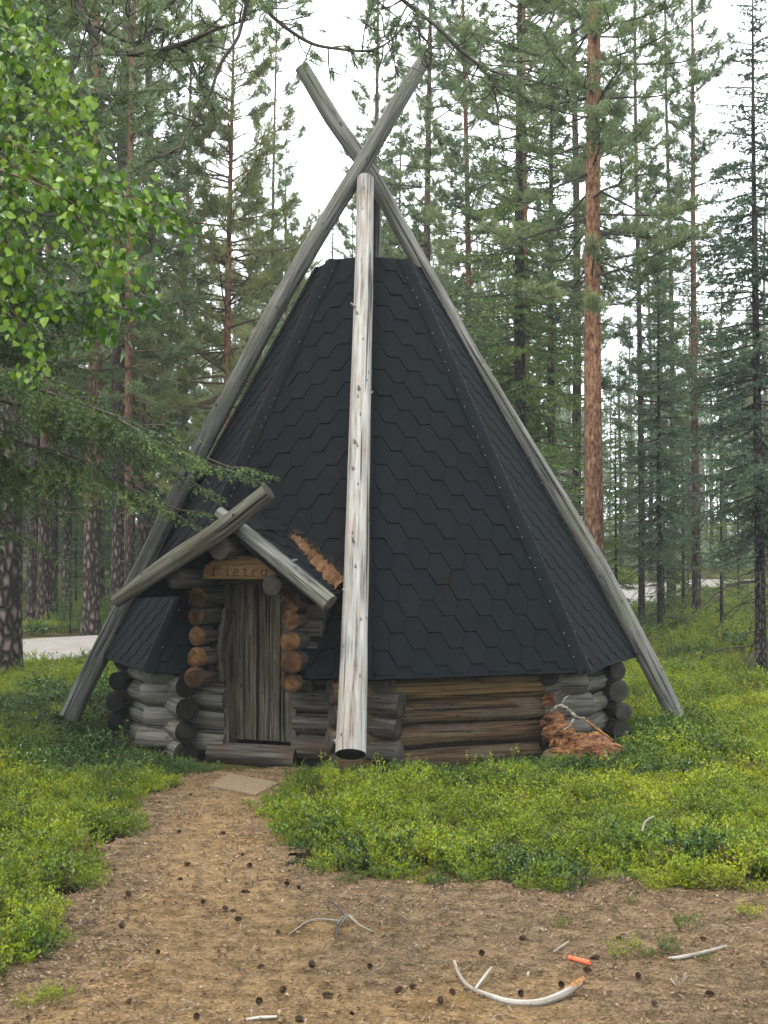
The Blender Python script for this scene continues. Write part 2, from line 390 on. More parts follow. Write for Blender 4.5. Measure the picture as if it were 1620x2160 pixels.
def rot_mat():
    m, t, b, o = nt('rotten red wood'); b.inputs['Roughness'].default_value = 0.95
    n1 = noise(t, coords(t, 'Object', (16, 16, 55)), 1.0, 8, 0.8)
    t.links.new(ramp(t, [(0.33, (0.006, 0.003, 0.0015)), (0.45, (0.070, 0.024, 0.007)), (0.53, (0.215, 0.085, 0.022)), (0.68, (0.36, 0.19, 0.075))], n1), b.inputs['Base Color'])
    bump(t, b, n1, 0.035, 1.0); return m
M['rot'] = rot_mat()

def shingle_mat(name, k=1.0):
    m, t, b, o = nt(name); b.inputs['Roughness'].default_value = 0.9; b.inputs['Specular IOR Level'].default_value = 0.09
    g = t.nodes.new('ShaderNodeNewGeometry'); oi = t.nodes.new('ShaderNodeObjectInfo')
    big = N(t, 'ShaderNodeTexNoise', Scale=1.3, Detail=4.0); t.links.new(g.outputs['Position'], big.inputs['Vector'])
    c = ramp(t, [(0.36, (0.0058 * k, 0.0058 * k, 0.0064 * k)), (0.5, (0.0046 * k, 0.0064 * k, 0.0090 * k)), (0.66, (0.0042 * k, 0.0074 * k, 0.0084 * k))], big.outputs['Fac'])
    c = mix(t, c, (0.5, 0.5, 0.5), 0.0)
    v = ramp(t, [(0.0, 0.90), (1.0, 1.10)], oi.outputs['Random'])
    gr = N(t, 'ShaderNodeTexNoise', Scale=230.0, Detail=2.0); t.links.new(g.outputs['Position'], gr.inputs['Vector'])
    c = mix(t, c, v, 1.0, 'MULTIPLY'); c = mix(t, c, ramp(t, [(0.35, 0.55), (0.7, 1.5)], gr.outputs['Fac']), 1.0, 'MULTIPLY')
    st = N(t, 'ShaderNodeTexNoise', Scale=5.0, Detail=6.0, Roughness=0.7); t.links.new(g.outputs['Position'], st.inputs['Vector'])
    c = mix(t, c, (0.0095, 0.0105, 0.0115), math_n(t, 'MULTIPLY', ramp(t, [(0.56, 0.0), (0.72, 1.0)], st.outputs['Fac']), 0.45))
    t.links.new(c, b.inputs['Base Color']); bump(t, b, gr.outputs['Fac'], 0.0015, 0.5)
    return m
M['shingle'] = shingle_mat('bitumen shingle', 0.60); M['felt'] = shingle_mat('bitumen strip', 0.70)

M['pine_needle'] = leaf_mat('pine needles', (0.080, 0.122, 0.072), (0.142, 0.196, 0.106), (0.21, 0.252, 0.116), 0.36, 0.9, 0.6)
M['pine_warm'] = leaf_mat('yellowish pine needles', (0.12, 0.145, 0.065), (0.20, 0.225, 0.095), (0.29, 0.295, 0.12), 0.34, 0.9, 0.6)
M['spruce_needle'] = leaf_mat('spruce needles', (0.036, 0.064, 0.026), (0.078, 0.125, 0.038), (0.165, 0.235, 0.050), 0.22, 1.6, 0.6)
M['spruce_blue'] = leaf_mat('dark spruce needles', (0.028, 0.054, 0.036), (0.058, 0.100, 0.060), (0.105, 0.155, 0.074), 0.18, 1.6, 0.6)
M['birch_leaf'] = leaf_mat('birch leaf', (0.030, 0.075, 0.009), (0.080, 0.155, 0.015), (0.16, 0.245, 0.028), 0.40, 3.0, 0.3, iv=0.8, nv=1.6)
M['berry_leaf'] = leaf_mat('bilberry leaf', (0.048, 0.086, 0.005), (0.138, 0.192, 0.006), (0.245, 0.272, 0.008), 0.36, 1.25, 0.45, iv=0.13, nv=1.35)
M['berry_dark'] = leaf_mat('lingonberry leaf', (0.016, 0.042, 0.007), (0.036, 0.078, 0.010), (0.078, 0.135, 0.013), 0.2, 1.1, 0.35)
M['berry_rust'] = leaf_mat('rusty bilberry leaf', (0.070, 0.035, 0.010), (0.115, 0.075, 0.010), (0.165, 0.15, 0.010), 0.25, 1.1, 0.45)
M['shrub_leaf'] = leaf_mat('young shrub leaf', (0.06, 0.12, 0.02), (0.11, 0.20, 0.025), (0.17, 0.27, 0.03), 0.35, 1.1, 0.45)
M['bark_pine'] = bark_mat('pine bark', (0.034, 0.026, 0.021), (0.090, 0.070, 0.058), (0.125, 0.062, 0.036), (0.215, 0.13, 0.085), 2.0, 6.5)
M['bark_orange'] = bark_mat('orange pine bark', (0.05, 0.034, 0.026), (0.125, 0.080, 0.058), (0.150, 0.072, 0.038), (0.265, 0.155, 0.095), 0.9, 4.5)
M['bark_grey'] = bark_mat('grey pine bark', (0.030, 0.025, 0.021), (0.085, 0.068, 0.057), (0.068, 0.047, 0.036), (0.135, 0.10, 0.08), 3.0, 9.0)
M['bark_dark'] = bark_mat('spruce bark', (0.018, 0.016, 0.014), (0.058, 0.052, 0.046), (0.035, 0.029, 0.025), (0.08, 0.07, 0.06), 3.0, 9.0, 1.8)
M['limb'] = plain('conifer limb bark', (0.045, 0.038, 0.032), 0.95, 12, 0.5)
M['limb_orange'] = plain('orange limb bark', (0.085, 0.052, 0.036), 0.95, 8, 0.5)
M['birch_bark'] = plain('birch twig bark', (0.07, 0.045, 0.03), 0.8, 12, 0.4)

# ------------------------------------------------------------------ ground
HX, HY = -0.15, 13.2                                  # hut centre
def terrain(x, y):
    x = np.asarray(x, float); y = np.asarray(y, float)
    z = 0.020 * np.maximum(0, y - 14) + 0.00002 * np.maximum(0, y - 40) ** 2
    k = np.clip((y - 8.5) / 4, 0, 1)
    return z + (fbm(x * 0.9, y * 0.9, 3, 3) - 0.44) * (0.05 + 0.16 * k * np.clip((np.hypot(x - HX, y - HY) - 3.2) / 3, 0, 1))

bare_px = [(-420, 2420), (-420, 2210), (0, 2085), (60, 2040), (140, 1985), (195, 1890), (262, 1790), (300, 1712), (395, 1652), (432, 1632),
           (640, 1625), (575, 1668), (548, 1722), (575, 1792), (640, 1842), (790, 1858), (880, 1888), (1040, 1878), (1180, 1876), (1290, 1868), (1400, 1885), (1640, 1893), (2050, 1900), (2050, 2420)]
BARE = np.array([gnd(*p) for p in bare_px])
def inside(x, y, poly=BARE):
    x = np.asarray(x); y = np.asarray(y); r = np.zeros(x.shape, bool); n = len(poly); j = n - 1
    for i in range(n):
        xi, yi = poly[i]; xj, yj = poly[j]
        r ^= ((yi > y) != (yj > y)) & (x < (xj - xi) * (y - yi) / (yj - yi + 1e-12) + xi); j = i
    return r
def edge_dist(x, y, poly=BARE):
    d = np.full(np.shape(x), 1e9); n = len(poly)
    for i in range(n):
        a, b = poly[i], poly[(i + 1) % n]; ab = b - a; t = np.clip(((x - a[0]) * ab[0] + (y - a[1]) * ab[1]) / (ab @ ab), 0, 1)
        d = np.minimum(d, np.hypot(x - a[0] - ab[0] * t, y - a[1] - ab[1] * t))
    return np.where(inside(x, y, poly), d, -d)
def bare_field(x, y):      # >0 on bare earth, ragged border
    return edge_dist(x, y) + (fbm(x * 2.3, y * 2.3, 21, 3) - 0.44) * 0.55 + (vnoise(x * 11, y * 11, 5) - 0.5) * 0.10

def sheet(xs, ys, fz, keep=None):
    X, Y = np.meshgrid(xs, ys); Z = fz(X, Y); V = np.stack([X, Y, Z], -1).reshape(-1, 3)
    nx, ny = len(xs), len(ys); i = np.arange(ny - 1)[:, None] * nx; j = np.arange(nx - 1)[None]
    Q = np.stack([i + j, i + j + 1, i + nx + j + 1, i + nx + j], -1).reshape(-1, 4)
    if keep is not None:
        c = V[Q].mean(1); k = keep(c[:, 0], c[:, 1]); Q = Q[k]
        used = np.unique(Q); mp = np.zeros(len(V), int); mp[used] = np.arange(len(used)); V = V[used]; Q = mp[Q]
    return V, Q

def ground_mat():
    m, t, b, o = nt('forest floor'); b.inputs['Roughness'].default_value = 1.0; b.inputs['Specular IOR Level'].default_value = 0.05
    c = coords(t, 'Object', rnd=False); n1 = noise(t, c, 1.2, 5); n2 = noise(t, c, 24, 5, 0.7)
    col = ramp(t, [(0.35, (0.030, 0.020, 0.012)), (0.5, (0.058, 0.042, 0.020)), (0.66, (0.062, 0.060, 0.018))], n1)
    col = mix(t, col, ramp(t, [(0.35, 0.45), (0.68, 1.55)], n2), 1.0, 'MULTIPLY')
    t.links.new(col, b.inputs['Base Color']); bump(t, b, n2, 0.03, 0.9); return m
def earth_mat():
    m, t, b, o = nt('bare earth with needle litter'); b.inputs['Roughness'].default_value = 1.0; b.inputs['Specular IOR Level'].default_value = 0.05
    c = coords(t, 'Object', rnd=False)
    n1 = noise(t, c, 1.5, 5, 0.6); n2 = noise(t, c, 60, 6, 0.75); n3 = noise(t, c, 9, 5, 0.7)
    ca = t.nodes.new('ShaderNodeAttribute'); ca.attribute_name = 'path_core'
    sand = ramp(t, [(0.30, (0.075, 0.048, 0.023)), (0.5, (0.195, 0.126, 0.062)), (0.72, (0.33, 0.23, 0.122))], n2)
    humus = ramp(t, [(0.30, (0.040, 0.026, 0.014)), (0.5, (0.145, 0.097, 0.055)), (0.72, (0.27, 0.20, 0.128))], n2)
    f = math_n(t, 'ADD', ca.outputs['Fac'], math_n(t, 'MULTIPLY', math_n(t, 'SUBTRACT', n1, 0.5), 1.3))
    col = mix(t, humus, sand, ramp(t, [(0.25, 0.0), (0.7, 1.0)], f))
    col = mix(t, col, (0.095, 0.052, 0.010), math_n(t, 'MULTIPLY', ramp(t, [(0.58, 0.0), (0.70, 1.0)], n1), 0.5))
    col = mix(t, col, ramp(t, [(0.35, 0.50), (0.66, 1.30)], n3), 1.0, 'MULTIPLY')
    vo = N(t, 'ShaderNodeTexVoronoi', Scale=46.0); t.links.new(c, vo.inputs['Vector'])
    col = mix(t, col, (0.035, 0.023, 0.016), math_n(t, 'MULTIPLY', ramp(t, [(0.10, 1.0), (0.2, 0.0)], vo.outputs['Distance']), 0.7))
    t.links.new(col, b.inputs['Base Color']); bump(t, b, math_n(t, 'ADD', n2, math_n(t, 'MULTIPLY', n3, 0.8)), 0.02, 1.0); return m
M['ground'] = ground_mat(); M['earth'] = earth_mat()

def axis_steps(lo, hi, fine_lo, fine_hi, f, c):
    a = list(np.arange(fine_lo, fine_hi, f)); p = fine_hi; s = f
    while p < hi: a.append(p); s = min(s * 1.35, c); p += s
    a.append(hi); p = fine_lo; s = f; b = []
    while p > lo: s = min(s * 1.35, c); p -= s; b.append(max(p, lo))
    return np.array(sorted(set(b)) + a)
V, Q = sheet(axis_steps(-400, 400, -9, 10, 0.22, 40), axis_steps(-60, 700, 2, 30, 0.22, 40), lambda x, y: terrain(x, y) - 0.16 * np.clip(edge_dist(x, y) * 3 + .75, 0, 1))
tag(mesh_obj('ground', build_mesh('ground', V, Q, smooth=True), M['ground']), kind='structure')
core = np.array([gnd(*p) for p in [(-500, 2500), (-100, 2250), (260, 2000), (330, 1830), (400, 1700), (450, 1640), (560, 1650), (520, 1740), (560, 1830), (700, 1960), (760, 2090), (1250, 2060), (1300, 2250), (1800, 2500)]])
V, Q = sheet(np.arange(-3.2, 4.6, 0.045), np.arange(3.4, 11.6, 0.045), lambda x, y: terrain(x, y) + 0.012 - 0.03 * np.clip(edge_dist(x, y), 0, 0.5) + (fbm(x * 6, y * 6, 8, 2) - .37) * 0.018, lambda x, y: bare_field(x, y) > -0.10)
me = build_mesh('path', V, Q, smooth=True)
at_ = me.attributes.new('path_core', 'FLOAT', 'POINT')
at_.data.foreach_set('value', np.clip(0.5 + edge_dist(V[:, 0], V[:, 1], core) * 1.4, 0, 1).astype(np.float32))
tag(mesh_obj('path', me, M['earth']), kind='structure')

# the gravel road behind the hut
road_c = np.array([(-60, 16.0), (-30, 18.6), (-14, 21.2), (-7, 22.7), (0, 27), (5, 38), (10, 50.5), (16, 57), (26, 61), (45, 64), (120, 70)], float)
RC, _ = smooth_path(np.c_[road_c, np.zeros(len(road_c))], 0.8); RC = RC[:, :2]
def road_dist(x, y):
    x = np.atleast_1d(np.asarray(x, float)); y = np.atleast_1d(np.asarray(y, float))
    return np.sqrt(((x[:, None] - RC[None, :, 0]) ** 2 + (y[:, None] - RC[None, :, 1]) ** 2).min(1))
Tn = np.gradient(RC, axis=0); Tn /= np.linalg.norm(Tn, axis=1)[:, None]; Pn = np.c_[-Tn[:, 1], Tn[:, 0]]
offs = np.array([-2.3, -2.0, -1.0, 0, 1.0, 2.0, 2.3]); rise = np.array([-0.1, 0.05, 0.07, 0.08, 0.07, 0.05, -0.1])
xy = RC[:, None] + Pn[:, None] * (offs[None, :, None] * (1 + 0.05 * np.sin(np.arange(len(RC)) * 0.7))[:, None, None])
zz = terrain(RC[:, 0], RC[:, 1])[:, None] + rise[None] + 0.05
V = np.concatenate([xy, zz[..., None]], -1).reshape(-1, 3); w = len(offs); n = len(RC)
i = np.arange(n - 1)[:, None] * w; j = np.arange(w - 1)[None]
Q = np.stack([i + j, i + j + 1, i + w + j + 1, i + w + j], -1).reshape(-1, 4)[:, ::-1]
M['road'] = plain('pale gravel road', (0.17, 0.155, 0.14), 1.0, 3, 0.2, 0.004)
tag(mesh_obj('road', build_mesh('road', V, Q, smooth=True), M['road']), kind='structure')

# ------------------------------------------------------------------ the hut
hut = thing('log_hut', 'conical log hut with black shingle roof and crossed roof poles', 'hut', (HX, HY, 0))
H0 = np.array([HX, HY, 0.0])
RE, ZE, RT, ZT, RW = 2.64, 0.764, 0.515, 4.61, 2.30
SL = (ZT - ZE) / (RE - RT)
def dirv(a): return np.array([math.sin(a), -math.cos(a), 0.0])
A45 = math.pi / 4
def hat(x, y, d): return at(x, y, d) - H0

# full hexagonal tab, and tabs cut at the borders of a roof face
HS, HE = 0.111, 0.145                                # half width / exposure of one tab
def tab_height(v): return 0.0105 - 0.0055 * np.clip(v / HE, 0, 1) - 0.0040 * np.clip(v / HE - 1, 0, 1)
def hexagon(g=0.0013): return np.array([(-HS / 2 + g, g), (HS / 2 - g, g), (HS - 1.6 * g, HE), (HS / 2 - g, 2 * HE - g), (-HS / 2 + g, 2 * HE - g), (-HS + 1.6 * g, HE)])
def clip_poly(P, lines):
    for (n, d) in lines:                             # keep n.p <= d
        out = []
        for i in range(len(P)):
            a, b = P[i], P[(i + 1) % len(P)]; fa, fb = n @ a - d, n @ b - d
            if fa <= 0: out.append(a)
            if (fa < 0) != (fb < 0) and abs(fa - fb) > 1e-9: out.append(a + (b - a) * fa / (fa - fb))
        P = out
        if len(P) < 3: return None
    P = np.array(P)
    area = 0.5 * abs(np.sum(P[:, 0] * np.roll(P[:, 1], -1) - P[:, 1] * np.roll(P[:, 0], -1)))
    return P if area > 4e-4 else None
def tab_bag(bag, P):
    n = len(P); z = tab_height(P[:, 1]); c = P.mean(0)
    V = np.vstack([np.c_[P, z], np.c_[P, np.full(n, -0.004)], [[c[0], c[1], tab_height(c[1])]]])
    T = [(i, (i + 1) % n, 2 * n) for i in range(n)]; Qd = [(n + i, n + (i + 1) % n, (i + 1) % n, i) for i in range(n)]
    bag.add(V, Qd, T)
HEX = None
shingle_left = [300]
def shingle_face(parent, O, S, U, Nn, poly_lines, width, height, t0, individual, phase=0.0, seed=0):
    """O origin (bottom middle), S along the eave, U up the slope, Nn out; tabs laid in offset courses"""
    global HEX
    rng = random.Random(seed)
    if HEX is None:
        b = Bag(); tab_bag(b, hexagon()); HEX = b.mesh('shingle'); HEX.materials.append(M['shingle'])
    Bm = Matrix((list(S) , list(U), list(Nn))).transposed().to_4x4()
    rest = Bag(); rows = int((height - t0) / HE) + 1; cand = []
    for r in range(-1, rows + 1):
        tt = t0 + r * HE; off = (r % 2) * 1.5 * HS + phase
        k0 = int(-(width / 2 + 0.3) / (3 * HS)) - 1
        for k in range(k0, -k0 + 1):
            ss = k * 3 * HS + off; P = hexagon() + np.array([ss, tt])
            C = clip_poly(list(P), poly_lines)
            if C is None: continue
            cand.append((ss, tt, C - np.array([ss, tt]), len(C) == 6 and np.allclose(C, P)))
    for ss, tt, C, full in cand:
        if individual(tt) and shingle_left[0] > 0:
            if full: me = HEX
            else: b = Bag(); tab_bag(b, C); me = b.mesh('shingle'); me.materials.append(M['shingle'])
            o = bpy.data.objects.new('shingle', me); o.parent = parent; link(o)
            mt = Bm.copy(); mt.translation = Vector(O + S * ss + U * tt)
            mt = mt @ Matrix.Rotation(rng.uniform(-0.009, 0.009), 4, 'Z') @ Matrix.Translation((rng.uniform(-.002, .002), rng.uniform(-.003, .003), rng.uniform(0, 0.0025)))
            o.matrix_local = mt; shingle_left[0] -= 1
        else:
            b = Bag(); tab_bag(b, C); V = b.V[0]
            Vw = O + S * ss + U * tt + V[:, :1] * S + V[:, 1:2] * U + V[:, 2:] * Nn
            rest.add(Vw, b.Q[0], b.T[0])
    if rest.n:
        o = mesh_obj('shingle_field', rest.mesh('shingle_field'), M['shingle'], parent); o['kind'] = 'stuff'

def slab_mesh(name, top, nrm, th):
    top = np.asarray(top, float); n = len(top); V = np.vstack([top, top - nrm * th])
    b = Bag(); b.add(V, [(i + n, (i + 1) % n + n, (i + 1) % n, i) for i in range(n)] + ([(0, 1, 2, 3), (7, 6, 5, 4)] if n == 4 else []), None if n == 4 else [(0, 1, 2), (5, 4, 3)])
    return b.mesh(name)

face_order = [0, 7, 1, 6, 2, 3, 4, 5]                 # face k spans vertex angles k*45 .. (k+1)*45 degrees, 0 towards the path
faces = {}
for k in face_order:
    a0, a1 = k * A45, (k + 1) * A45
    e0, e1 = dirv(a0) * RE + [0, 0, ZE], dirv(a1) * RE + [0, 0, ZE]
    t0_, t1_ = dirv(a0) * RT + [0, 0, ZT], dirv(a1) * RT + [0, 0, ZT]
    S = (e1 - e0) / np.linalg.norm(e1 - e0); O = (e0 + e1) / 2; top = (t0_ + t1_) / 2
    U = (top - O); Hh = np.linalg.norm(U); U /= Hh; Nn = np.cross(S, U)
    w0, w1 = np.linalg.norm(e1 - e0) / 2, np.linalg.norm(t1_ - t0_) / 2
    sl = np.array([Hh, w0 - w1]); sl /= np.linalg.norm(sl)
    lines = [(np.array([sl[0], sl[1]]), sl[0] * (w0 - 0.03)), (np.array([-sl[0], sl[1]]), sl[0] * (w0 - 0.03)), (np.array([0, -1.0]), -0.03), (np.array([0, 1.0]), Hh - 0.02)]
    HL, HR, HT = -0.43, 0.325, (1.70 - ZE) / U[2]
    if k != 7: fm = slab_mesh('roof_face', [e0, e1, t1_, t0_], Nn, 0.028); regions = [lines]
    else:                                            # the doorway is cut out of this face
        Lf = lambda s_, t_: O + S * s_ + U * t_
        wt = w0 + (w1 - w0) * HT / Hh; b = Bag()
        for quad in ([Lf(-w0, 0), Lf(HL, 0), Lf(HL, HT), Lf(-wt, HT)], [Lf(HR, 0), Lf(w0, 0), Lf(wt, HT), Lf(HR, HT)], [Lf(-wt, HT), Lf(wt, HT), t1_, t0_]):
            V4 = np.vstack([quad, np.array(quad) - Nn * 0.028]); b.add(V4, [(i + 4, (i + 1) % 4 + 4, (i + 1) % 4, i) for i in range(4)] + [(0, 1, 2, 3), (7, 6, 5, 4)])
        fm = b.mesh('roof_face'); low = (np.array([0, 1.0]), HT)
        regions = [lines + [low, (np.array([1.0, 0]), HL)], lines + [low, (np.array([-1.0, 0]), -HR)], lines + [(np.array([0, -1.0]), -HT)]]
    f = mesh_obj('roof_face', fm, M['felt'], hut)
    faces[k] = (f, O, S, U, Nn)
    ind = (lambda tt: True) if k in (0, 7) else (lambda tt: tt < 1.6) if k in (1, 6) else (lambda tt: False)
    # the porch roof hides some of face 7, its tabs are laid all the same
    for rg_ in regions: shingle_face(f, O, S, U, Nn, rg_, 2 * w0, Hh, 0.10, ind, phase=0.07 * ((k * 5) % 3), seed=k)
# hip strips with two rows of nails
for k in range(8):
    a = k * A45; b = Bag(); nb = Bag()
    e = dirv(a) * (RE + 0.004) + [0, 0, ZE]; tp = dirv(a) * (RT + 0.004) + [0, 0, ZT]
    up = (tp - e); Lh = np.linalg.norm(up); up /= Lh
    nL, nR = faces[(k - 1) % 8][4], faces[k][4]; sL = -faces[(k - 1) % 8][2]; sR = faces[k][2]
    def side(s, n_): d = s - up * (s @ up); return d / np.linalg.norm(d)
    dL, dR = side(sL, nL), side(sR, nR); nm = nL + nR; nm /= np.linalg.norm(nm)
    W, seg = (0.045 if k == 0 else 0.105), 40
    rows = []
    for i in range(seg + 1):
        p = e + up * (Lh * i / seg); wv = 0.003 * math.sin(i * 1.7 + k)
        rows.append([p + dL * (W + wv) + nL * 0.014, p + dL * W * .4 + nL * 0.019, p + nm * 0.021, p + dR * W * .4 + nR * 0.019, p + dR * (W - wv) + nR * 0.014, p + dR * W + nR * 0.002, p + dL * W + nL * 0.002])
    V = np.array(rows).reshape(-1, 3); Qd = []
    for i in range(seg):
        for j, j2 in ((0, 1), (1, 2), (2, 3), (3, 4), (4, 5), (6, 0)):
            Qd.append((i * 7 + j, i * 7 + j2, i * 7 + 7 + j2, i * 7 + 7 + j)[::-1])
    b.add(V, Qd); hs = mesh_obj('hip_strip', b.mesh('hip_strip', True), M['felt'], hut)
    rg = random.Random(k)
    for i in range(0 if k == 0 else int(Lh / 0.105)):
        for d, n_ in ((dL, nL), (dR, nR)):
            if rg.random() < 0.38: continue
            c = e + up * (0.05 + i * 0.105 + rg.uniform(-.02, .02)) + d * (W - 0.022 + rg.uniform(-.006, .006)) + n_ * 0.0185
            s = np.cross(n_, up); q = [c + (math.cos(x) * up + math.sin(x) * s) * 0.0045 for x in np.arange(6) * math.pi / 3]
            nb.add(np.array(q + [c + n_ * 0.003]), None, [(x, (x + 1) % 6, 6) for x in range(6)] + [((x + 1) % 6, x, 6) for x in range(0)])
    if nb.n: o = mesh_obj('nail', nb.mesh('nail'), M['nail'], hs); o['kind'] = 'stuff'

# roof poles on every second hip
def pole(pts, rr, mat, seed, knots, end=None, label=None, cracks=3):
    o = mesh_obj('roof_pole', make_log('roof_pole', [hat(*p) for p in pts], rr, seed, 30, 0.05, 0.03, cracks, knots), [mat, end or M['pole_end']], hut)
    if label: o['label'] = label
    return o
pole([(740, 1591, 10.11), (746, 1400, 10.46), (752, 1200, 10.89), (756, 1020, 11.3), (760, 850, 11.67), (767, 600, 12.3), (771, 378, 12.98)], [.116, .107, .100, .094, .091, .086, .082], M['pole_front'], 3, 16, label='pale grey pole with cut dark foot')
pole([(146, 1515, 13.12), (206, 1390, 13.14), (318, 1165, 13.14), (430, 935, 13.13), (595, 627, 13.1), (700, 450, 13.05), (765, 345, 13.02), (830, 234, 13.0), (893, 130, 12.98)], [.098, .097, .093, .090, .088, .085, .083, .081, .070], M['pole'], 5, 16, cracks=5)
pole([(1427, 1512, 13.2), (1358, 1376, 13.2), (1243, 1160, 13.22), (1082, 895, 13.22), (990, 742, 13.22), (935, 640, 13.22), (872, 530, 13.22), (776, 358, 13.24), (705, 256, 13.26), (637, 142, 13.28)], [.088, .092, .092, .086, .083, .081, .081, .082, .083, .076], M['pole'], 8, 16, cracks=5)
pb = [dirv(math.pi) * (RE + 0.45) + [0, 0, 0.1], dirv(math.pi) * 1.55 + [0, 0, 3.0], dirv(math.pi) * 0.2 + [0.05, 0, 5.42]]
mesh_obj('roof_pole', make_log('roof_pole', pb, [.1, .09, .075], 12, 20, 0.1), [M['pole'], M['pole_end']], hut)

# log walls, corner-notched, each course an own log
def wallpt(k, s, z, p=0.0):
    a = (k + 0.5) * A45; n_ = dirv(a); t_ = np.array([math.cos(a), math.sin(a), 0.0])
    return n_ * (RW * math.cos(A45 / 2) + p) + t_ * s + np.array([0, 0, z])
half = RW * math.sin(A45 / 2)
wr = random.Random(4)
for k in range(8):
    z = 0.075 if k % 2 == 0 else 0.165
    j = 0
    while z < 1.2:
        lo = 0.30 + wr.uniform(-.05, .07) if z < 0.70 else 0.22 if z < 0.78 else 0.04
        hi = 0.30 + wr.uniform(-.05, .07) if z < 0.70 else 0.22 if z < 0.78 else 0.04
        r0, r1 = 0.097 + wr.uniform(-.008, .008), 0.097 + wr.uniform(-.008, .008)
        mt = {0: M['log_warm'], 7: M['log'], 6: M['log_pale'], 1: M['log_pale']}.get(k, M['log'])
        em = M['log_end'] if k in (6, 5) else M['log_end_grey']
        spans = [(-half - lo, half + hi)]
        if k == 7: spans = [(-half - lo, -0.385), (0.265, half + hi)]
        if k == 0 and z < 0.75: spans = [(-half - lo, 0.72), (0.72, half + hi)]
        if k == 1 and z < 0.66: spans = [(-half + 0.02, half + hi)]
        for q, (s0, s1) in enumerate(spans):
            m2 = mt
            if k == 0 and q == 1: m2 = M['log_pale']
            if k == 7 and q == 0: m2 = M['log_pale']
            if k == 0 and q == 0 and abs(z - 0.645) < .05: m2 = M['sun_log']
            jz = wr.uniform(-.006, .006)
            mesh_obj('wall_log', make_log('wall_log', [wallpt(k, s0, z + jz), wallpt(k, (s0 + s1) / 2, z + jz + wr.uniform(-.006, .006), wr.uniform(-.008, .008)), wallpt(k, s1, z)], [r0, (r0 + r1) / 2, r1], k * 40 + j * 3 + q, 26, 0.05, 0.075, 4, 1 if s1 - s0 > .6 else 0), [m2, em], hut)
        z += 0.19; j += 1
b = Bag()
for k in range(8):                                   # inner lining closes the cracks between the logs
    b2 = [wallpt(k, -half, 0.0, -0.05), wallpt(k, half, 0.0, -0.05), wallpt(k, half, 1.28, -0.05), wallpt(k, -half, 1.28, -0.05)]
    if k == 7: 
        for s0, s1 in ((-half, -0.36), (0.25, half)): b.add([wallpt(k, s0, 0, -.05), wallpt(k, s1, 0, -.05), wallpt(k, s1, 1.28, -.05), wallpt(k, s0, 1.28, -.05)], [(0, 1, 2, 3)])
    else: b.add(b2, [(0, 1, 2, 3)])
mesh_obj('inner_lining', b.mesh('inner_lining'), M['dark_in'], hut)

# ---- porch: frame of the doorway in face 7. s along the wall, p outwards
def pp(s, p, z): return wallpt(7, s, z, p)
def box_between(name, s0, s1, p0, p1, z0, z1, mat, parent, jit=0.0, seed=0, vert=True, bev=0.004):
    rg = np.random.RandomState(seed); nz = 9; b = Bag()
    ring = []
    for i in range(nz + 1):
        f = i / nz
        if vert:
            z = z0 + (z1 - z0) * f; j0, j1 = rg.uniform(-jit, jit, 2)
            ring.append([pp(s0 + j0, p0, z), pp(s0 + j0 + bev, p1, z), pp(s1 + j1 - bev, p1, z), pp(s1 + j1, p0, z)])
        else:
            s = s0 + (s1 - s0) * f; j0, j1 = rg.uniform(-jit, jit, 2)
            ring.append([pp(s, p0, z0 + j0), pp(s, p1, z0 + j0 + bev), pp(s, p1, z1 + j1 - bev), pp(s, p0, z1 + j1)])
    V = np.array(ring).reshape(-1, 3); Qd = []
    for i in range(nz):
        for q in range(4): Qd.append((i * 4 + q, i * 4 + (q + 1) % 4, i * 4 + 4 + (q + 1) % 4, i * 4 + 4 + q))
    Qd += [(3, 2, 1, 0), (nz * 4, nz * 4 + 1, nz * 4 + 2, nz * 4 + 3)]
    if not vert: Qd = [q[::-1] for q in Qd]
    L0 = (z1 - z0) if vert else (s1 - s0)
    U = [[(q * 0.05 if q < 2 else q * 0.09) , L0 * i / nz] for i in range(nz + 1) for q in range(4)]
    b.add(V, Qd, None, U); return mesh_obj(name, b.mesh(name), mat, parent)
door = bpy.data.objects.new('door', None); door.parent = hut; link(door); door['label'] = 'narrow grey door of upright planks'
edges = [-0.37, -0.26, -0.143, -0.03, 0.08, 0.21]
for i in range(5):
    box_between('plank', edges[i] + .003, edges[i + 1] - .003, -0.105, -0.062 + 0.006 * math.sin(i * 2.3), 0.19 + 0.004 * (i % 2), 1.56, M['door'], door, 0.002, i + 1)
box_between('batten', -0.33, 0.22, -0.145, -0.106, 0.45, 0.55, M['door'], door, 0.0, 9, False)
mesh_obj('threshold_log', make_log('threshold_log', [pp(-0.52, 0.05, 0.085), pp(0.30, 0.06, 0.085)], [.088, .09], 77, 24, .06, .04, 1), [M['log'], M['log_end']], hut)
box_between('door_post', -0.40, -0.35, -0.09, 0.05, 0.16, 1.56, M['door'], hut, 0.006, 31)
box_between('door_post', 0.232, 0.285, -0.09, 0.07, 0.0, 1.56, M['log'], hut, 0.008, 32)
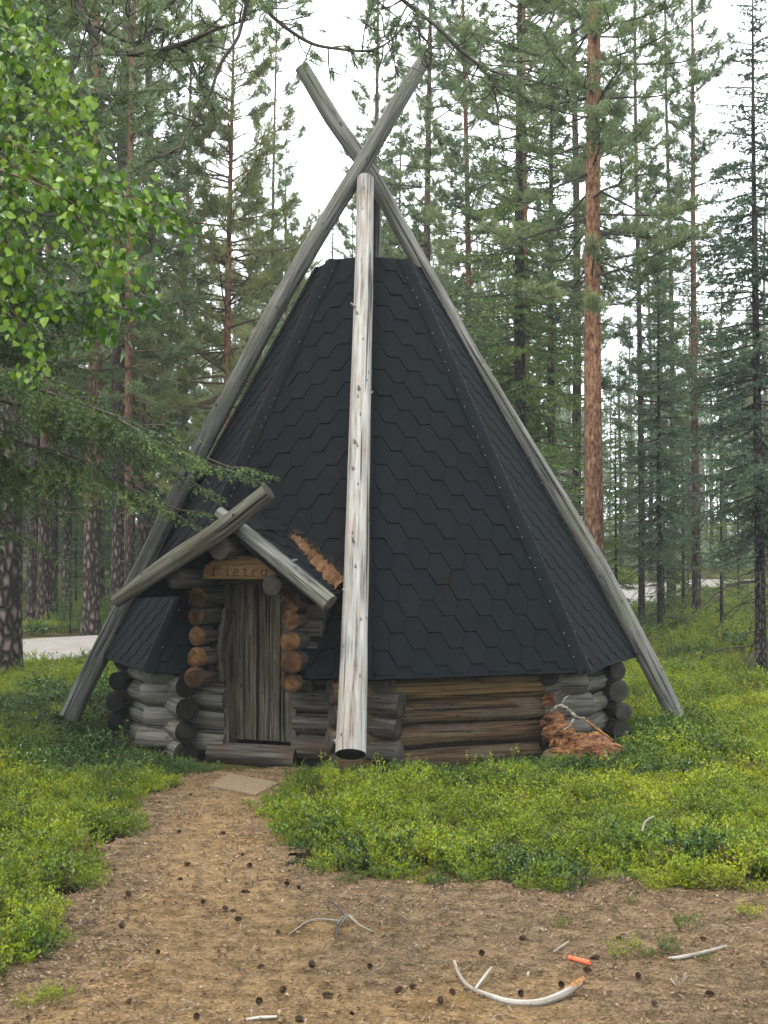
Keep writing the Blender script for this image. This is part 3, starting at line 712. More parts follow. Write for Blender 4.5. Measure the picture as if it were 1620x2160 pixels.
# curved pale jamb pieces sawn through the porch logs
def jamb(prof, p0, p1, sgn, mat):
    b = Bag(); n_ = len(prof); V = []
    for (s, z) in prof: V += [pp(s, p0, z), pp(s, p1, z), pp(s + sgn * 0.03, p1, z), pp(s + sgn * 0.03, p0, z)]
    Qd = []
    for i in range(n_ - 1):
        for q in range(4): Qd.append((i * 4 + q, i * 4 + (q + 1) % 4, i * 4 + 4 + (q + 1) % 4, i * 4 + 4 + q)[:: (1 if sgn > 0 else -1)])
    Qd += [(0, 1, 2, 3), (n_ * 4 - 4, n_ * 4 - 3, n_ * 4 - 2, n_ * 4 - 1)]
    U = [[q * 0.05, z] for (s, z) in prof for q in range(4)]
    b.add(np.array(V), Qd, None, U); return mesh_obj('jamb', b.mesh('jamb'), mat, hut)
jamb([(-0.35, 1.30), (-0.36, 1.18), (-0.385, 1.06), (-0.40, 0.95), (-0.385, 0.84), (-0.37, 0.70)], 0.05, 0.17, 1, M['log'])
jamb([(0.262, 1.36), (0.255, 1.2), (0.262, 1.12), (0.228, 1.02), (0.218, 0.92), (0.205, 0.82), (0.215, 0.70), (0.25, 0.64)], 0.06, 0.15, 1, M['log_warm'])
for i, (z, zr) in enumerate([(1.394, 1.364), (1.235, 1.222), (1.075, 1.052), (0.905, 0.888), (0.737, 0.722)]):
    for sg, s, zz_ in ((0, -0.50, z), (1, 0.385, zr)):
        r = [0.085, 0.074, 0.082, 0.090, 0.084][i] * (1.06 if sg else 1.0); dp = wr.uniform(-.02, .02)
        sj = s + wr.uniform(-.012, .012)
        mesh_obj('porch_log', make_log('porch_log', [pp(sj, -0.42, zz_), pp(sj, 0.0, zz_), pp(sj, 0.355 + dp, zz_ + .003)], [r * .95, r, r], 300 + i * 2 + sg, 24, .05, .13, 2, squash=wr.uniform(.9, 1.08)), [M['log'], M['log_end_orange']], hut)
for i, z in enumerate([1.30, 1.15, 0.98, 0.82, 0.70]):   # short cross logs that lock the porch wall
    mesh_obj('cross_log', make_log('cross_log', [pp(0.30, 0.13, z), pp(0.60 - 0.03 * i, 0.13, z)], [.078, .082 - .004 * i], 340 + i, 22, .05, .05, 1), [M['log'], M['log_end_grey']], hut)
for s, z, p1, r, sd in ((-0.52, 1.555, 0.64, .083, 1), (0.335, 1.505, 0.60, .08, 2), (-0.085, 1.795, 0.70, .088, 3)):
    mesh_obj('purlin', make_log('purlin', [pp(s, -0.5, z), pp(s, 0.1, z), pp(s, p1, z)], [r * .95, r, r * 1.02], 360 + sd, 28, .05, .08, 5), [M['log'], M['log_end_grey']], hut)
# porch roof: two slopes of tabs
RZ, RS_, TAN = 2.02, -0.085, 0.735
for sg in (1, -1):
    w = 0.80
    a = pp(RS_, 0.68, RZ); c = pp(RS_ + sg * w, 0.68, RZ - TAN * w); d = pp(RS_ + sg * w, -0.42, RZ - TAN * w); e = pp(RS_, -0.42, RZ)
    quad = [c, d, e, a] if sg > 0 else [d, c, a, e]
    S = quad[1] - quad[0]; Ls = np.linalg.norm(S); S /= Ls; U = quad[3] - quad[0]; Hh = np.linalg.norm(U); U /= Hh; Nn = np.cross(S, U)
    f = mesh_obj('porch_roof', slab_mesh('porch_roof', quad, Nn, 0.045), M['felt'], hut)
    lines = [(np.array([1.0, 0]), Ls / 2), (np.array([-1.0, 0]), Ls / 2), (np.array([0, -1.0]), -0.04), (np.array([0, 1.0]), Hh - 0.02)]
    shingle_face(f, (quad[0] + quad[1]) / 2, S, U, Nn, lines, Ls, Hh, 0.07, lambda tt: True, 0.05, 50 + sg)
b = Bag()
V = []
for p in (0.67, -0.40):
    V += [pp(RS_ - 0.11, p, RZ - TAN * .11 + .02), pp(RS_, p, RZ + 0.032), pp(RS_ + .11, p, RZ - TAN * .11 + .02)]
b.add(np.array(V), [(0, 1, 4, 3), (1, 2, 5, 4)]); mesh_obj('ridge_strip', b.mesh('ridge_strip'), M['felt'], hut)
mesh_obj('barge_log', make_log('barge_log', [pp(-0.985, 0.79, 1.375), pp(-0.5, 0.79, 1.665), pp(0.0, 0.79, 1.955), pp(0.40, 0.79, 2.235)], [.058, .080, .077, .066], 401, 30, .04, .075, 4, 5), [M['mossy'], M['log_end_grey']], hut)
mesh_obj('barge_log', make_log('barge_log', [pp(-0.115, 0.655, 2.085), pp(0.3, 0.665, 1.80), pp(0.88, 0.68, 1.375)], [.05, .066, .074], 402, 30, .04, .08, 6, 4), [M['pole'], M['log_end_grey']], hut)
b = Bag(); b.add([pp(-0.66, 0.10, 1.50), pp(0.5, 0.10, 1.50), pp(RS_, 0.10, 1.98)], None, [(0, 1, 2)]); b.add([pp(-0.66, 0.06, 1.50), pp(0.5, 0.06, 1.50), pp(RS_, 0.06, 1.98)], None, [(2, 1, 0)])
mesh_obj('gable_board', b.mesh('gable_board'), M['door'], hut)
# needles gathered in the valley between porch roof and main roof
def valley():
    b = Bag(); rg = np.random.RandomState(5); n_ = 26
    top = []; low = []
    for i in range(n_ + 1):
        f = i / n_; s = 0.10 + 0.60 * f; z = RZ - TAN * (s - RS_); pi = (RE - (z - ZE) / SL) * math.cos(A45 / 2) - RW * math.cos(A45 / 2)
        wd = 0.015 + 0.19 * f ** 0.8 * (0.45 + 0.9 * rg.rand()); 
        top.append(pp(s, pi - 0.02 - 0.02 * rg.rand(), z + 0.03 + .05 * f + .03 * rg.rand())); low.append(pp(s - 0.02, pi + wd, z + 0.018))
    V = []
    for i in range(n_ + 1):
        for q in range(6):
            f = q / 5; V.append(top[i] * (1 - f) + low[i] * f + np.array([0, 0, 0.022 * math.sin(math.pi * f) + rg.uniform(-.014, .014)]))
    Qd = [(i * 6 + q, i * 6 + q + 1, i * 6 + 7 + q, i * 6 + 6 + q) for i in range(n_) for q in range(5)]
    b.add(np.array(V), Qd)
    P = np.array(V)[rg.randint(0, len(V), 900)] + rg.normal(0, .022, (900, 3)); d = rg.normal(0, 1, (900, 3)); d[:, 2] = np.abs(d[:, 2]) * .4; d /= np.linalg.norm(d, axis=1)[:, None]
    sd = np.cross(d, rg.normal(0, 1, (900, 3))); sd /= np.linalg.norm(sd, axis=1)[:, None]
    b.add(np.stack([P - sd * .0018, P + sd * .0018, P + d * .05], 1).reshape(-1, 3), None, np.arange(2700).reshape(-1, 3))
    return b.mesh('needle_litter')
M['litter_roof'] = plain('brown needle litter', (0.115, 0.06, 0.027), 0.95, 60, 0.5, 0.006)
o = mesh_obj('needle_litter', valley(), M['litter_roof'], hut); o['kind'] = 'stuff'

# name board over the door
sg_o = pp(-0.02, 0.47, 1.575) + H0
sign = thing('name_sign', 'yellow pine name board over the hut door with burnt lettering', 'sign', tuple(sg_o))
def spt(s, p, z): return pp(s, p, z) + H0 - sg_o
def sign_board():
    b = Bag(); prof = [(-0.335, 0), (0.36, 0.0), (0.34, 0.10), (0.22, 0.165), (0.0, 0.185), (-0.20, 0.175), (-0.315, 0.10)]
    n_ = len(prof); V = [spt(s - 0.02, 0.49, 1.553 + z) for s, z in prof] + [spt(s - 0.02, 0.455, 1.553 + z) for s, z in prof] + [spt(-0.02, .49, 1.62), spt(-0.02, .455, 1.62)]
    U = [[z, s] for s, z in prof] * 2 + [[.07, 0]] * 2
    T = [(i, (i + 1) % n_, 2 * n_) for i in range(n_)] + [((i + 1) % n_ + n_, i + n_, 2 * n_ + 1) for i in range(n_)]
    b.add(np.array(V), [(i + n_, (i + 1) % n_ + n_, (i + 1) % n_, i) for i in range(n_)], T, U); return b.mesh('board')
mesh_obj('board', sign_board(), M['sign'], sign)
GL = {'P': [[(0.1, 0), (0.25, 1.25)], [(0.25, 1.2), (0.7, 1.2), (0.75, 0.85), (0.25, 0.7)], [(-0.1, 0.02), (0.3, 0.0)]],
      'i': [[(0.3, 0.75), (0.3, 0.1), (0.45, 0.0)], [(0.3, 1.02), (0.3, 1.1)]],
      'e': [[(0.15, 0.42), (0.65, 0.45), (0.6, 0.72), (0.3, 0.74), (0.12, 0.4), (0.25, 0.04), (0.65, 0.08)]],
      't': [[(0.35, 1.05), (0.33, 0.12), (0.55, 0.02)], [(0.1, 0.75), (0.62, 0.75)]],
      'r': [[(0.2, 0.75), (0.22, 0.0)], [(0.22, 0.5), (0.4, 0.75), (0.65, 0.7)]],
      'a': [[(0.6, 0.72), (0.2, 0.68), (0.12, 0.25), (0.3, 0.02), (0.6, 0.15)], [(0.62, 0.75), (0.62, 0.0)]]}
x = -0.265
for ch, wdt in zip('Pietra', (0.115, 0.07, 0.085, 0.085, 0.085, 0.09)):
    b = Bag()
    for st in GL[ch]: tube(b, [spt(x + u * 0.085, 0.4905, 1.578 + v * 0.066) for u, v in st], [.0048, .0048], 6, 0.01, 0, True)
    mesh_obj('letter', b.mesh('letter'), M['burnt'], sign); x += wdt
b = Bag(); tube(b, [spt(-0.02, .4905, 1.672), spt(0.2, .4905, 1.676)], [.004, .003], 6, .02, 0, True); mesh_obj('carved_line', b.mesh('carved_line'), M['burnt'], sign)

# the rotten corner: stubs crumbling to red rot, a heap of it on the ground
def blob(name, c, rad, seed, n=2, jag=0.3, flat=1.0):
    import bmesh
    bm = bmesh.new(); bmesh.ops.create_icosphere(bm, subdivisions=n + 1, radius=1.0); rg = np.random.RandomState(seed)
    for v in bm.verts:
        p = np.array(v.co); k = 1 + jag * (fbm(np.array([p[0] * 2.1 + seed]), np.array([p[1] * 2.1 + p[2] * 1.7]), seed, 3)[0] - .44) * 2.6 + rg.uniform(-.05, .05)
        v.co = Vector(p * k * np.array(rad)) + Vector(c)
    me = bpy.data.meshes.new(name); bm.to_mesh(me); bm.free(); return me
for i, z in enumerate([0.07 + .095, .355, .545]):
    c = wallpt(1, -half - 0.02, z); q = wallpt(1, -half - 0.27 + 0.05 * i, z - 0.015)
    mesh_obj('rotten_log', make_log('rotten_log', [c, (c + q) / 2, q], [.09, .085 - .008 * i, .06], 500 + i, 22, .03, .16, 3, 0, 0.09), [M['rot'] if i != 2 else M['log'], M['rot'] if i else M['log_end']], hut)
heap_c = at(1238, 1560, 11.15)
heap = thing('rotten_wood_heap', 'heap of crumbled red rotten wood against the hut corner', 'rotten wood', (heap_c[0], heap_c[1], 0.02))
mesh_obj('crumbled_mound', blob('crumbled_mound', (0, 0, 0.06), (0.27, 0.17, 0.17), 3, 3, 0.55), M['rot'], heap)
mesh_obj('wood_chunk', blob('wood_chunk', (-0.22, 0.02, 0.21), (0.12, 0.11, 0.13), 7, 3, 0.6), M['rot'], heap)
mesh_obj('wood_chunk', blob('wood_chunk', (-0.29, -0.03, 0.03), (0.085, 0.08, 0.085), 17, 2, 0.4), M['log_warm'], heap)
def strip(name, pts, rr, mat, parent, flat=0.5):
    b = Bag(); tube(b, pts, rr, 9, 0.011, 0, True); rg = np.random.RandomState(len(pts))
    for k in range(len(b.V)): b.V[k] += rg.normal(0, rr[1] * .34, b.V[k].shape)
    return mesh_obj(name, b.mesh(name, True), mat, parent)
hw = lambda x, y, d=11.0: at(x, y, d) - np.array([heap_c[0], heap_c[1], 0.02])
strip('fungus_crust', [hw(1162, 1500), hw(1178, 1490, 10.97), hw(1190, 1492, 10.97), hw(1204, 1502), hw(1218, 1513), hw(1234, 1515)], [.007, .015, .014, .012, .006], M['fungus'], heap)
strip('fungus_crust', [hw(1188, 1541, 10.93), hw(1202, 1530, 10.94), hw(1210, 1517, 10.96)], [.004, .006, .008], M['fungus'], heap)
strip('fungus_crust', [hw(1183, 1490), hw(1190, 1476), hw(1200, 1466)], [.003, .007, .004], M['fungus'], heap)
strip('splinter', [hw(1230, 1516, 10.98), hw(1262, 1539, 10.96), hw(1292, 1561, 10.94)], [.006, .009, .007], M['split_wood'], heap)

# doorstep
b = Bag(); q = [gnd(440, 1663), gnd(540, 1684), gnd(590, 1660), gnd(484, 1640)]
V = [[x_, y_, 0.03 + (0.0 if i in (0, 1) else .006)] for i, (x_, y_) in enumerate(q)] + [[x_, y_, -0.05] for x_, y_ in q]
b.add(np.array(V), [(0, 1, 2, 3), (4, 5, 1, 0), (5, 6, 2, 1), (6, 7, 3, 2), (7, 4, 0, 3)])
o = tag(mesh_obj('doorstep_slab', b.mesh('doorstep_slab'), M['slab']), 'flat sandy stone slab lying before the hut door', 'step slab')
mod = o.modifiers.new('bevel', 'BEVEL'); mod.width = 0.008; mod.segments = 2

exec_trees = True
# ------------------------------------------------------------------ trees
def needles(cen, dr, n, ln, wd, spread, rng, along=0.05):
    N_ = len(cen); c = np.repeat(cen, n, 0); d0 = np.repeat(dr, n, 0)
    d = d0 * 0.75 + rng.normal(0, spread, (N_ * n, 3)); d /= np.linalg.norm(d, axis=1)[:, None] + 1e-9
    base = c + d0 * rng.uniform(-along, along * .5, (N_ * n, 1))
    s = np.cross(d, rng.normal(0, 1, (N_ * n, 3))); s /= np.linalg.norm(s, axis=1)[:, None] + 1e-9
    L = ln * rng.uniform(0.7, 1.15, (N_ * n, 1))
    return np.stack([base - s * wd * .5, base + s * wd * .5, base + d * L], 1).reshape(-1, 3)
def tri_mesh(name, V): return build_mesh(name, V, None, np.arange(len(V)).reshape(-1, 3))

def stem_mesh(name, H, r0, rng, seg=14, flare=1.35, sway=0.012):
    zs = np.linspace(0, H, max(8, int(H / 0.45)) + 1); ph = rng.rand(2) * 6
    P = np.c_[np.sin(zs * 0.35 + ph[0]) * sway * zs ** .7, np.cos(zs * 0.3 + ph[1]) * sway * zs ** .7, zs - 0.15]; P[:, :2] -= P[0, :2]
    f = zs / H; r = r0 * ((1 - f) ** 0.8 * 0.93 + 0.07) * (1 + (flare - 1) * np.exp(-zs / 0.28))
    a = np.linspace(0, 2 * math.pi, seg + 1); k = 1 + 0.05 * (vnoise(np.cos(a)[None] * 2 + zs[:, None], np.sin(a)[None] * 2 + zs[:, None] * 1.3, rng.randint(99)) - .5)
    k[:, -1] = k[:, 0]
    V = np.stack([P[:, 0, None] + np.cos(a) * r[:, None] * k, P[:, 1, None] + np.sin(a) * r[:, None] * k, np.broadcast_to(P[:, 2, None], k.shape)], -1)
    w = seg + 1; n_ = len(zs); i = np.arange(n_ - 1)[:, None] * w; j = np.arange(seg)[None]
    Qd = np.stack([i + j, i + j + 1, i + w + j + 1, i + w + j], -1).reshape(-1, 4)
    U = np.stack([np.broadcast_to(a * r0, (n_, w)), np.broadcast_to(zs[:, None], (n_, w))], -1).reshape(-1, 2)
    return build_mesh(name, V.reshape(-1, 3), Qd, None, U, None, True), P, r

def pine_tree(seed, H, r0, z0, Lmax, dens=1.0, gap=0.42, per=(3, 5), nn=12, nlen=0.085, nw=0.010, dead=12, droop=0.0, zmax=99):
    rng = np.random.RandomState(seed); trunk, P, rr = stem_mesh('trunk', H, r0, rng)
    wood = Bag(); tc = []; td = []
    def on(z): return np.array([np.interp(z, P[:, 2], P[:, 0]), np.interp(z, P[:, 2], P[:, 1]), z])
    z = z0
    while z < min(H - 0.25, zmax):
        f = (z - z0) / (H - z0); prof = (0.55 + 0.45 * min(1, f * 3.0)) * (1 - f) ** 0.62 + 0.06
        for q in range(rng.randint(per[0], per[1] + 1)):
            L = Lmax * prof * rng.uniform(0.55, 1.12); az = rng.rand() * 6.283; el = (-0.25 - droop) * (1 - f) + 0.75 * f + rng.normal(0, 0.16)
            h = np.array([math.cos(az), math.sin(az), 0]); zb = z + rng.uniform(-.12, .12); o_ = on(zb)
            kink = rng.normal(0, .10 * L, 3)
            pts = [o_, o_ + h * L * .35 * math.cos(el) + [0, 0, L * .35 * math.sin(el)] + kink * .4, o_ + h * L * .7 * math.cos(el) + [0, 0, L * .7 * math.sin(el) + .02] + kink, o_ + h * L * math.cos(el) + [0, 0, L * math.sin(el) + L * .16] + kink * .8]
            br = 0.007 + 0.009 * L; tube(wood, pts, [br, br * .75, br * .5, br * .2], 5, 0.3)
            C, t_ = smooth_path(pts, 0.05)
            nt_ = max(3, int(L * 8.5 * dens)); ks = rng.uniform(0.28, 1.0, nt_) ** 0.8
            T, Nn_, B_ = frames(C)
            for kx in ks:
                i_ = min(len(C) - 1, int(kx * (len(C) - 1))); sgn = 1 if rng.rand() > .5 else -1
                lat = np.cross(T[i_], [0, 0, 1.0]); lat /= np.linalg.norm(lat) + 1e-6
                d = T[i_] * rng.uniform(.3, .9) + lat * sgn * rng.uniform(.2, 1.0) + np.array([0, 0, rng.uniform(-.25, .55)]); d /= np.linalg.norm(d)
                l = rng.uniform(.14, .42) * (0.6 + 0.4 * (1 - kx)) * min(1.4, .5 + L * .5)
                e_ = C[i_] + d * l + np.array([0, 0, .03]); wood.add([C[i_] - [0, 0, .004], C[i_] + [0, 0, .004], e_], None, [(0, 1, 2)])
                for s_ in np.arange(0.35, 1.01, 0.22 / max(.5, dens)):
                    tc.append(C[i_] + (e_ - C[i_]) * s_ + rng.normal(0, .035, 3)); td.append(d + [0, 0, .35])
            tc.append(C[-1]); td.append(T[-1] + [0, 0, .2])
        z += gap * rng.uniform(.7, 1.25)
    for q in range(dead):
        zb = rng.uniform(z0 * .25, z0); az = rng.rand() * 6.283; L = rng.uniform(.2, .9); o_ = on(zb); h = np.array([math.cos(az), math.sin(az), rng.uniform(-.35, .1)])
        tube(wood, [o_, o_ + h * L * .5, o_ + h * L + [0, 0, rng.uniform(-.2, .05)]], [.012, .008, .003], 4, .2)
    tc = np.array(tc); td = np.array(td); td /= np.linalg.norm(td, axis=1)[:, None]
    return trunk, wood.mesh('limbs'), tri_mesh('crown', needles(tc, td, nn, nlen, nw, 0.62, rng))

def twig_needles(segs, rng, spacing, k, ln, wd):
    """short needles all round thin twigs; segs: list of (a, b)"""
    A = np.array([s[0] for s in segs]); B_ = np.array([s[1] for s in segs]); D = B_ - A; L = np.linalg.norm(D, axis=1)
    n = np.maximum(1, (L / spacing).astype(int)); idx = np.repeat(np.arange(len(A)), n)
    f = rng.rand(len(idx))[:, None]; c = A[idx] + D[idx] * f; d = D[idx] / (L[idx][:, None] + 1e-9)
    return needles(c, d, k, ln, wd, 0.65, rng, 0.01)

def spruce_tree(seed, H, r0, z0, Lmax, gap=0.24, per=(3, 5), tw=0.075, spacing=0.028, k=4, ln=0.032, wd=0.009, dead=0, power=0.8, hang=0.35, extra=(), zmax=99):
    rng = np.random.RandomState(seed); trunk, P, rr = stem_mesh('trunk', H, r0, rng, sway=0.006)
    wood = Bag(); segs = []
    def on(z): return np.array([np.interp(z, P[:, 2], P[:, 0]), np.interp(z, P[:, 2], P[:, 1]), z])
    def branch(pts, L, bare=0.0, tw=tw):
        br = 0.006 + min(0.008 * L, 0.011); tube(wood, pts, [br, br * .8, br * .5, br * .2], 5, 0.25)
        C, t_ = smooth_path(pts, 0.05); T, _, _ = frames(C)
        step = max(1, int(tw / 0.05 + .5)); 
        for i_ in range(int(len(C) * max(.15, bare)), len(C), step):
            kx = i_ / len(C); lat = np.cross(T[i_], [0, 0, 1.0]); lat /= np.linalg.norm(lat) + 1e-6
            for sgn in (-1, 1):
                if rng.rand() < .12: continue
                l = (0.10 + 0.42 * L * .5 * math.sin(math.pi * min(1, .25 + kx * .8)) * (1.05 - kx * .75)) * rng.uniform(.6, 1.2)
                d = T[i_] * rng.uniform(.45, .9) + lat * sgn * rng.uniform(.5, 1.0) + np.array([0, 0, -hang * rng.uniform(.2, 1.6)]); d /= np.linalg.norm(d)
                e_ = C[i_] + d * l + rng.normal(0, .012, 3); segs.append((C[i_], e_))
                if l > .22:
                    for s_ in np.arange(.35, 1, .28):
                        m_ = C[i_] + (e_ - C[i_]) * s_; d2 = d * .7 + np.cross(d, [0, 0, 1]) * rng.choice([-1, 1]) * .6 + np.array([0, 0, -hang * .6]); segs.append((m_, m_ + d2 * l * .38))
            if i_ + step < len(C): segs.append((C[i_], C[i_ + step]))
    z = z0
    while z < min(H - .2, zmax):
        f = (z - z0) / (H - z0); prof = (1 - f) ** power * (0.72 + .28 * min(1, f * 5)) + .03
        for q in range(rng.randint(per[0], per[1] + 1)):
            L = Lmax * prof * rng.uniform(.65, 1.15); az = rng.rand() * 6.283; h = np.array([math.cos(az), math.sin(az), 0]); o_ = on(z + rng.uniform(-.08, .08))
            dr = -0.34 * (1 - f) + .35 * f + rng.normal(0, .08); side_ = np.array([-h[1], h[0], 0]) * rng.normal(0, .08 * L)
            branch([o_, o_ + h * L * .35 + [0, 0, dr * L * .42], o_ + h * L * .7 + [0, 0, dr * L * .8] + side_, o_ + h * L + [0, 0, dr * L * .85 + .05 * L] + side_ * 1.6], L)
        z += gap * rng.uniform(.7, 1.3)
    for pts in extra: branch([np.array(p) + (rng.normal(0, .03, 3) if 0 < qi < 3 else 0) for qi, p in enumerate(pts)], np.linalg.norm(np.array(pts[-1]) - np.array(pts[0])), 0.3, 0.05)
    for q in range(dead):
        zb = rng.uniform(.35, z0); az = rng.rand() * 6.283; L = rng.uniform(.5, 1.5); h = np.array([math.cos(az), math.sin(az), 0]); o_ = on(zb)
        pts = [o_, o_ + h * L * .5 + [0, 0, -.08 * L], o_ + h * L + [0, 0, -.42 * L]]; tube(wood, pts, [.010, .007, .002], 4, .15)
        C, _t = smooth_path(pts, .1)
        for m_ in C[2:]:
            for w_ in range(2):
                d = h * .5 + rng.normal(0, .5, 3) + [0, 0, -.5]; wood.add([m_, m_ + [0, 0, .005], m_ + d * rng.uniform(.1, .28)], None, [(0, 1, 2)])
    return trunk, wood.mesh('limbs'), tri_mesh('crown', twig_needles(segs, rng, spacing, k, ln, wd))

KIND = {}
def kind(key, meshes, bark, limb, leafm):
    for me, m in zip(meshes, (bark, limb, leafm)): me.materials.append(m)
    KIND[key] = meshes
if exec_trees:
    kind('pine_a', pine_tree(1, 17.0, 0.150, 4.6, 1.75, 1.35, 0.46, nn=17, nlen=.085, nw=.0125), M['bark_pine'], M['limb_orange'], M['pine_needle'])
    kind('pine_b', pine_tree(2, 19.0, 0.165, 5.4, 1.95, 1.35, 0.46, nn=17, nlen=.085, nw=.0125), M['bark_grey'], M['limb'], M['pine_needle'])
    kind('pine_c', pine_tree(3, 13.8, 0.125, 2.6, 2.55, 1.75, 0.27, (4, 6), nn=16, nlen=.07, nw=.0095, dead=18), M['bark_orange'], M['limb_orange'], M['pine_warm'])
    kind('pine_d', pine_tree(4, 18.0, 0.100, 3.8, 1.25, 1.45, 0.46, (3, 5), nn=17, nlen=.085, nw=.0125, dead=26), M['bark_grey'], M['limb'], M['pine_needle'])
    kind('pine_e', pine_tree(7, 20.0, 0.19, 5.4, 2.6, 1.45, 0.36, (3, 5), nn=16, nlen=.085, nw=.0115, dead=16, zmax=12.5), M['bark_orange'], M['limb'], M['pine_needle'])
    kind('spruce_a', spruce_tree(5, 13.0, 0.13, 1.4, 1.75, 0.22, tw=.10, spacing=.045, k=4, ln=.045, wd=.020, dead=10), M['bark_dark'], M['limb'], M['spruce_needle'])
    kind('spruce_b', spruce_tree(6, 10.0, 0.085, 1.9, 1.5, 0.16, (4, 6), tw=.08, spacing=.042, k=4, ln=.045, wd=.019, dead=44), M['bark_dark'], M['limb'], M['spruce_blue'])
    kind('spruce_c', spruce_tree(8, 5.6, 0.05, 0.4, 0.80, 0.17, tw=.08, spacing=.035, k=4, ln=.04, wd=.016), M['bark_dark'], M['limb'], M['spruce_needle'])

def plant(name, key, label, cat, px_, d, s=1.0, rz=None, group=None, thick=1.0, x=None, mats=None):
    x_ = (px_ - CX) * d / FPX if x is None else x
    z_ = float(terrain(np.array([x_]), np.array([d]))[0]) - 0.02
    rz = prng.uniform(0, 6.28) if rz is None else rz
    o = thing(name, label, cat, (x_, d, z_), rz, group); o.scale = (s, s, s)
    for nm, me in zip(('trunk', 'limbs', 'crown'), KIND[key]):
        c = bpy.data.objects.new(nm, me); c.parent = o; link(c)
        if nm == 'limbs': c['kind'] = 'stuff'
        if nm == 'trunk' and thick != 1.0: c.scale = (thick, thick, 1)
    return o
prng = random.Random(9)
taken = []
def P_(name, key, label, px_, d, s=1.0, thick=1.0, group=None, rz=None):
    taken.append(((px_ - CX) * d / FPX, d)); return plant(name, key, label, 'tree', px_, d, s, rz, group, thick)
G1 = 'pines standing in the forest behind the hut'
P_('pine_tree', 'pine_e', 'thick orange-barked pine rising close behind the shingle roof', 1256, 19.5, 1.0, 0.80)
P_('pine_tree', 'pine_b', 'grey-brown pine half hidden by the thick orange-barked pine', 1216, 29, 1.0, 0.75)
P_('pine_tree', 'pine_d', 'slim grey pine between thick orange pine and thin dark spruce', 1352, 29, 1.0, 0.78)
P_('pine_tree', 'pine_a', 'slim pine with orange lower trunk standing before the far road', 1468, 31, 1.0, 0.72)
P_('pine_tree', 'pine_d', 'thin pine with reddish stem beside the dark thin spruce', 1418, 35, 1.05, 0.9)
P_('spruce_tree', 'spruce_b', 'dark blue-green spruce with bare drooping dead lower branches', 1602, 18.6, 1.0, 0.95)
P_('spruce_tree', 'spruce_b', 'thin dark spruce standing before slim pines near far road', 1391, 27, 0.85, 0.85)
P_('pine_tree', 'pine_c', 'bushy yellow-green pine with orange trunk beside the hut poles', 482, 27, 0.98, 0.88, rz=0.5)
P_('pine_tree', 'pine_a', 'slender bright orange pine trunk above the leaning hut pole', 272, 24.6, 1.0, 0.62)
P_('pine_tree', 'pine_a', 'thick plated brown pine trunk beyond the gravel road edge', 194, 25.8, 1.1, 1.05)
P_('pine_tree', 'pine_b', 'thick dark pine trunk this side of the gravel road', 14, 18.6, 1.0, 1.38)
P_('pine_tree', 'pine_b', 'broad grey pine trunk close behind the slender orange one', 252, 27.5, 1.0, 1.1)
P_('pine_tree', 'pine_b', 'dark pine trunk shaded behind spruce boughs and leaning pole', 305, 28.5, 1.0, 1.0)
P_('pine_tree', 'pine_a', 'thin pine with orange upper trunk across the gravel road', 92, 28.5, 1.0, 0.9)
P_('pine_tree', 'pine_b', 'thinner dark pine beside the orange-topped pine across the road', 70, 29.5, 1.0, 0.85)
P_('pine_tree', 'pine_b', 'dark pine between the orange-topped and the plated brown pine', 108, 30.5, 1.0, 0.95)
P_('spruce_tree', 'spruce_a', 'dense dark green spruce close behind the roof slope', 1100, 21.5, 1.0, 1.0)
P_('spruce_tree', 'spruce_a', 'tall green spruce beside the dense one behind the roof', 1165, 25, 0.9, 0.9)
P_('pine_tree', 'pine_e', 'tall pine with heavy green crown behind the roof', 1108, 26, 1.0, 0.7)
P_('pine_tree', 'pine_d', 'thin pine seen directly behind the crossed pole tops', 790, 34, 1.05, 1.0)
P_('pine_tree', 'pine_b', 'straight grey pine just beside the crossed pole tops', 905, 31, 1.0, 0.72)
P_('pine_tree', 'pine_a', 'pine between the crossed poles and the dense dark spruce', 985, 28, 0.95, 0.72)
P_('pine_tree', 'pine_d', 'thin pine with sparse crown beside the bushy yellow-green pine', 266, 36, 0.9, 0.9)
for px_, d, s in ((150, 27.2, 0.34), (122, 27.6, 0.22), (330, 29, 0.5)):
    P_('young_spruce', 'spruce_c', 'small bright green young spruce at the road verge', px_, d, s, 1.0, 'young spruces along the road verge')
for px_, d, s in ((1300, 30, 0.9), (1520, 26, 0.72), (1440, 33, 0.9)):
    P_('young_spruce', 'spruce_c', 'slim young spruce under the tall pines before far road', px_, d, s, 1.0, 'young spruces under the tall pines')
